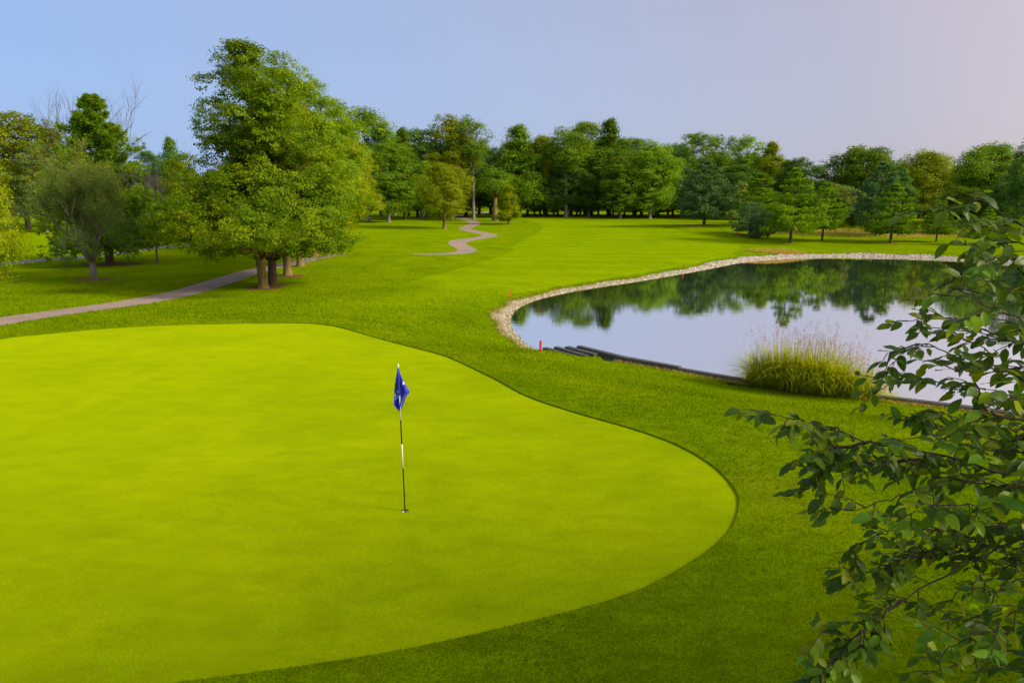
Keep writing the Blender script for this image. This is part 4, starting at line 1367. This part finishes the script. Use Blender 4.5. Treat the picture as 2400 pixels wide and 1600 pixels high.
TR = np.array([3.55, 3.0])
tz = hz(*TR)
ft = obj('foreground_tree', None, None, (TR[0], TR[1], tz))
tag(ft, 'leafy dark green tree reaching in from the right foreground', 'tree')
FO = np.array([TR[0], TR[1], tz])
tb = Tubes()
zq = np.array([-0.2, 0, 0.2, 0.8, 2.0, 3.5, 5.0, 6.2])
tb.add(np.column_stack([0.05 * np.sin(zq), 0.05 * np.cos(zq * 0.8), zq]), np.array([0.20, 0.17, 0.14, 0.12, 0.11, 0.085, 0.055, 0.02]), 10)
obj('trunk', tb.mesh('trunk', 'twig'), ft)
fr_ = np.random.default_rng(77)
branches = [  # source pixels + depth, from the stem side to the tip
    ([(2470, 690, 3.0), (2400, 640, 2.95), (2340, 560, 2.9), (2270, 512, 2.8), (2215, 490, 2.75), (2170, 492, 2.7)], 26, 1.0),
    ([(2470, 560, 2.9), (2380, 520, 2.8), (2320, 480, 2.75), (2270, 458, 2.7)], 18, 1.0),
    ([(2460, 720, 2.7), (2350, 668, 2.7), (2270, 650, 2.7), (2210, 655, 2.7)], 20, 0.95),
    ([(2470, 800, 2.6), (2380, 740, 2.5), (2310, 715, 2.5), (2240, 700, 2.45), (2215, 690, 2.45)], 22, 0.95),
    ([(2460, 830, 3.1), (2370, 800, 3.0), (2290, 770, 2.9), (2200, 745, 2.85), (2130, 752, 2.8)], 24, 0.95),
    ([(2440, 1000, 2.8), (2310, 960, 2.75), (2288, 898, 2.7), (2273, 860, 2.7), (2248, 840, 2.7), (2194, 813, 2.7), (2146, 810, 2.7), (2090, 822, 2.7), (2065, 850, 2.7)], 24, 0.9),
    ([(2450, 900, 2.5), (2370, 880, 2.5), (2300, 860, 2.5), (2250, 870, 2.5)], 20, 1.0),
    ([(2450, 960, 3.0), (2330, 930, 2.95), (2240, 905, 2.9), (2150, 885, 2.85), (2090, 900, 2.8), (2060, 915, 2.8)], 28, 0.9),
    ([(2470, 1030, 2.7), (2360, 1000, 2.65), (2260, 985, 2.6), (2180, 965, 2.6), (2120, 985, 2.6)], 28, 0.95),
    ([(2480, 1125, 3.0), (2352, 1107, 2.95), (2190, 1064, 2.85), (2110, 1042, 2.8), (2022, 1034, 2.75), (1978, 1012, 2.7), (1930, 998, 2.7), (1880, 983, 2.65), (1830, 974, 2.65), (1785, 968, 2.6)], 44, 0.9),
    ([(2480, 1070, 2.6), (2380, 1060, 2.6), (2290, 1050, 2.55), (2200, 1020, 2.5), (2120, 1030, 2.5)], 26, 0.95),
    ([(2240, 1080, 2.9), (2130, 1080, 2.85), (2040, 1085, 2.8), (1980, 1090, 2.75), (1930, 1110, 2.7), (1895, 1145, 2.7)], 36, 0.9),
    ([(2040, 1035, 2.75), (1960, 1050, 2.75), (1925, 1060, 2.7), (1890, 1068, 2.7)], 14, 0.95),
    ([(2470, 1160, 2.7), (2340, 1140, 2.65), (2220, 1130, 2.6), (2130, 1150, 2.55), (2060, 1180, 2.55), (2000, 1195, 2.5)], 32, 0.95),
    ([(2480, 1238, 2.9), (2400, 1234, 2.85), (2207, 1239, 2.75), (2111, 1243, 2.7), (2050, 1255, 2.65), (2000, 1280, 2.65), (1965, 1320, 2.6)], 38, 0.9),
    ([(2460, 1195, 2.5), (2330, 1190, 2.5), (2230, 1180, 2.45), (2150, 1200, 2.45), (2080, 1215, 2.4)], 24, 0.95),
    ([(2480, 1255, 2.75), (2310, 1292, 2.7), (2225, 1342, 2.65), (2122, 1403, 2.6), (2085, 1420, 2.55), (2040, 1490, 2.5), (1990, 1500, 2.5), (1930, 1480, 2.5)], 26, 0.9),
    ([(2122, 1403, 2.6), (2060, 1450, 2.55), (2010, 1490, 2.5), (1970, 1540, 2.45), (1930, 1570, 2.4), (1900, 1600, 2.4)], 34, 0.9),
    ([(2330, 1280, 2.8), (2200, 1300, 2.75), (2110, 1310, 2.7), (2040, 1340, 2.65), (1985, 1370, 2.65)], 26, 0.9),
    ([(2470, 1330, 2.5), (2400, 1350, 2.5), (2340, 1390, 2.45), (2310, 1440, 2.4), (2290, 1520, 2.4)], 20, 1.0),
    ([(2470, 1400, 2.7), (2380, 1430, 2.65), (2280, 1450, 2.6), (2210, 1460, 2.55), (2160, 1480, 2.5)], 18, 0.95),
    ([(2470, 1480, 2.45), (2400, 1490, 2.4), (2320, 1480, 2.35), (2250, 1500, 2.3), (2200, 1540, 2.3)], 20, 1.0),
    ([(2480, 1560, 2.5), (2400, 1570, 2.45), (2320, 1560, 2.4), (2270, 1590, 2.4)], 14, 1.0),
    ([(2460, 1300, 2.9), (2370, 1280, 2.85), (2280, 1270, 2.8), (2210, 1290, 2.75)], 18, 0.95),
    ([(2470, 640, 2.5), (2400, 610, 2.5), (2350, 600, 2.45), (2310, 615, 2.45)], 12, 1.0),
    ([(2470, 770, 2.9), (2400, 780, 2.85), (2330, 800, 2.8), (2260, 800, 2.8)], 16, 1.0),
    ([(2470, 690, 3.2), (2390, 680, 3.15), (2310, 690, 3.1), (2240, 680, 3.05)], 18, 1.0),
    ([(2480, 880, 3.2), (2380, 850, 3.15), (2290, 810, 3.1), (2220, 770, 3.05)], 22, 1.0),
    ([(2480, 1010, 3.2), (2380, 1030, 3.15), (2280, 1020, 3.1), (2190, 1000, 3.05), (2140, 960, 3.0)], 22, 1.0),
    ([(2480, 1330, 2.75), (2400, 1320, 2.7), (2330, 1340, 2.65), (2260, 1370, 2.6), (2220, 1420, 2.6)], 20, 1.0),
    ([(2480, 1430, 2.35), (2410, 1420, 2.3), (2350, 1450, 2.3), (2330, 1520, 2.25)], 16, 1.05),
    ([(2480, 1560, 2.8), (2390, 1530, 2.75), (2300, 1530, 2.7), (2230, 1560, 2.65), (2160, 1580, 2.6)], 20, 0.95),
    ([(2470, 600, 2.8), (2400, 570, 2.75), (2340, 560, 2.7), (2280, 575, 2.65), (2230, 570, 2.6)], 20, 1.0),
    ([(2470, 930, 2.4), (2400, 930, 2.4), (2340, 940, 2.35), (2290, 970, 2.35)], 14, 1.05),
    ([(2480, 1110, 2.4), (2400, 1130, 2.4), (2330, 1160, 2.35), (2280, 1200, 2.35)], 14, 1.05)]
spots = []
bt = Tubes()
for pl, nl, sc_ in branches:
    P = np.array([px3(*q) for q in pl])
    first = P[0]
    stem_z = max(1.2, first[2] - 0.45 - tz)
    P = np.vstack([[TR[0], TR[1], tz + stem_z], (np.array([TR[0], TR[1], tz + stem_z]) + first) / 2 + np.array([0, 0, -0.03]), P]) if pl[0][0] > 2420 else P
    Q = catmull(P, 5)
    Q = Q + fr_.normal(0, 0.005, Q.shape)
    L = np.concatenate([[0], np.cumsum(np.linalg.norm(np.diff(Q, axis=0), axis=1))])
    rad = np.interp(L / L[-1], [0, 0.4, 1], [0.016 if pl[0][0] > 2420 else 0.007, 0.0065, 0.0016])
    tbb = Tubes(); tbb.add(Q - FO, rad, 6)
    obj('branch', tbb.mesh('branch', 'twig'), ft)
    # side twigs with alternate leaves
    vis0 = 0.35 if pl[0][0] > 2420 else 0.1
    ntw = max(7, int(nl / 1.45))
    T = unit(np.gradient(Q, axis=0))
    for k in range(ntw):
        s_ = L[-1] * (vis0 + (1 - vis0) * (k + fr_.random()) / ntw)
        i = int(np.searchsorted(L, s_).clip(1, len(Q) - 1))
        o_ = Q[i]
        side = unit(np.cross(T[i], np.array([0, 0, 1.0]) + fr_.normal(0, 0.35, 3)))
        d = unit(T[i] * 0.8 + side * fr_.choice([-1, 1]) * fr_.uniform(0.5, 1.0) + np.array([0, 0, fr_.uniform(-0.55, 0.3)]))
        d = unit(np.array([d[0], d[1], min(max(d[2], -0.6), 0.18)]))
        Lt = fr_.uniform(0.08, 0.18)
        w_ = np.array([o_, o_ + d * Lt * 0.5 + np.array([0, 0, 0.012]), o_ + d * Lt])
        bt.add(w_ - FO, np.array([0.0028, 0.002, 0.001]), 4, False)
        m_ = int(fr_.integers(4, 7))
        for q in range(m_):
            u = 0.15 + 0.85 * (q + 0.5) / m_
            p_ = o_ + d * Lt * u
            sd2 = unit(np.cross(d, np.array([0, 0, 1.0])))
            ld = unit(d * 0.75 + sd2 * (1 if q % 2 else -1) * 0.75 + np.array([0, 0, fr_.uniform(-0.55, 0.12)]) + fr_.normal(0, 0.22, 3))
            spots.append((p_, ld, sc_ * fr_.uniform(0.6, 1.2)))
    for q in range(nl // 3):                       # leaves straight on the branch end
        u = L[-1] * fr_.uniform(0.6, 1.0)
        i = int(np.searchsorted(L, u).clip(1, len(Q) - 1))
        ld = unit(T[i] * 0.7 + fr_.normal(0, 0.6, 3) + np.array([0, 0, -0.25]))
        spots.append((Q[i], ld, sc_ * fr_.uniform(0.6, 1.2)))
obj('twigs', bt.mesh('twigs', 'twig'), ft)['kind'] = 'stuff'


def leaf_shape(seed):
    r = np.random.default_rng(seed)
    rows = 7
    V, F = [], []
    wmax = r.uniform(0.40, 0.56)
    curl = r.uniform(-0.05, 0.38); fold = r.uniform(0.05, 0.40); tw = r.uniform(-0.25, 0.25)
    for i in range(rows):
        s_ = i / (rows - 1)
        w_ = wmax / 2 * (math.sin(math.pi * min(1, (0.04 + 0.96 * s_)) ** 0.9)) ** 0.75 if 0 < i < rows - 1 else 0.012
        zc = -curl * s_ ** 2
        wv = 0.02 * math.sin(i * 2.1 + seed)
        for k in (-1, 0, 1):
            z = zc + fold * w_ * abs(k) + wv * abs(k) + tw * k * w_ * s_
            V.append((0.05 + 0.95 * s_, k * w_, z))
    for i in range(rows - 1):
        for k in range(2):
            a = i * 3 + k
            F.append((a, a + 1, a + 4, a + 3))
    # petiole
    o_ = len(V)
    V += [(-0.12, -0.008, 0), (-0.12, 0.008, 0), (0.06, 0.008, 0), (0.06, -0.008, 0)]
    F.append((o_, o_ + 1, o_ + 2, o_ + 3))
    return np.array(V), F


shapes = [leaf_shape(s_) for s_ in range(8)]
leaf_me = [[mesh('leaf', V, F, 'fgleaf', True, np.full(len(F), t_)) for t_ in (0.15, 0.4, 0.62, 0.85)] for V, F in shapes]


def leaf_matrix(p, d, size, r):
    up = unit(np.array([0, -0.15, 1.0]) + r.normal(0, 0.38, 3))
    y = unit(np.cross(up, d)); z = np.cross(d, y)
    m_ = np.eye(4)
    m_[:3, 0], m_[:3, 1], m_[:3, 2], m_[:3, 3] = d * size, y * size, z * size, p - FO
    return m_


in_view = []
for i, (p_, ld, sc_) in enumerate(spots):
    q = p_ - np.array([0, 0, CAM_H])
    fwd = q[1] * CP - q[2] * SP
    u = 1200 + FPX * q[0] / fwd
    v = 800 - FPX * (q[1] * SP + q[2] * CP) / fwd
    in_view.append((0 if (u < 2410 and -20 < v < 1610) else 1, q[1], i))
in_view.sort()
restV, restF, restT, off = [], [], [], 0
for rank, (_, _, i) in enumerate(in_view):
    p_, ld, sc_ = spots[i]
    size = 0.076 * sc_
    mt_ = leaf_matrix(p_, ld, size, fr_)
    k = int(fr_.integers(0, 8)); tn = int(fr_.choice(4, p=[0.32, 0.36, 0.22, 0.10]))
    if rank < 300:
        o = obj('leaf', leaf_me[k][tn], ft)
        o.matrix_local = Matrix(mt_.tolist())
    else:
        V, F = shapes[k]
        restV.append(V @ mt_[:3, :3].T + mt_[:3, 3])
        restF += [tuple(a + off for a in f) for f in F]
        restT += [(0.15, 0.4, 0.62, 0.85)[tn]] * len(F)
        off += len(V)
if restV:
    o = obj('foliage', mesh('foliage', np.vstack(restV), restF, 'fgleaf', True, restT), ft)
    o['kind'] = 'stuff'
print('LEAVES', len(spots))
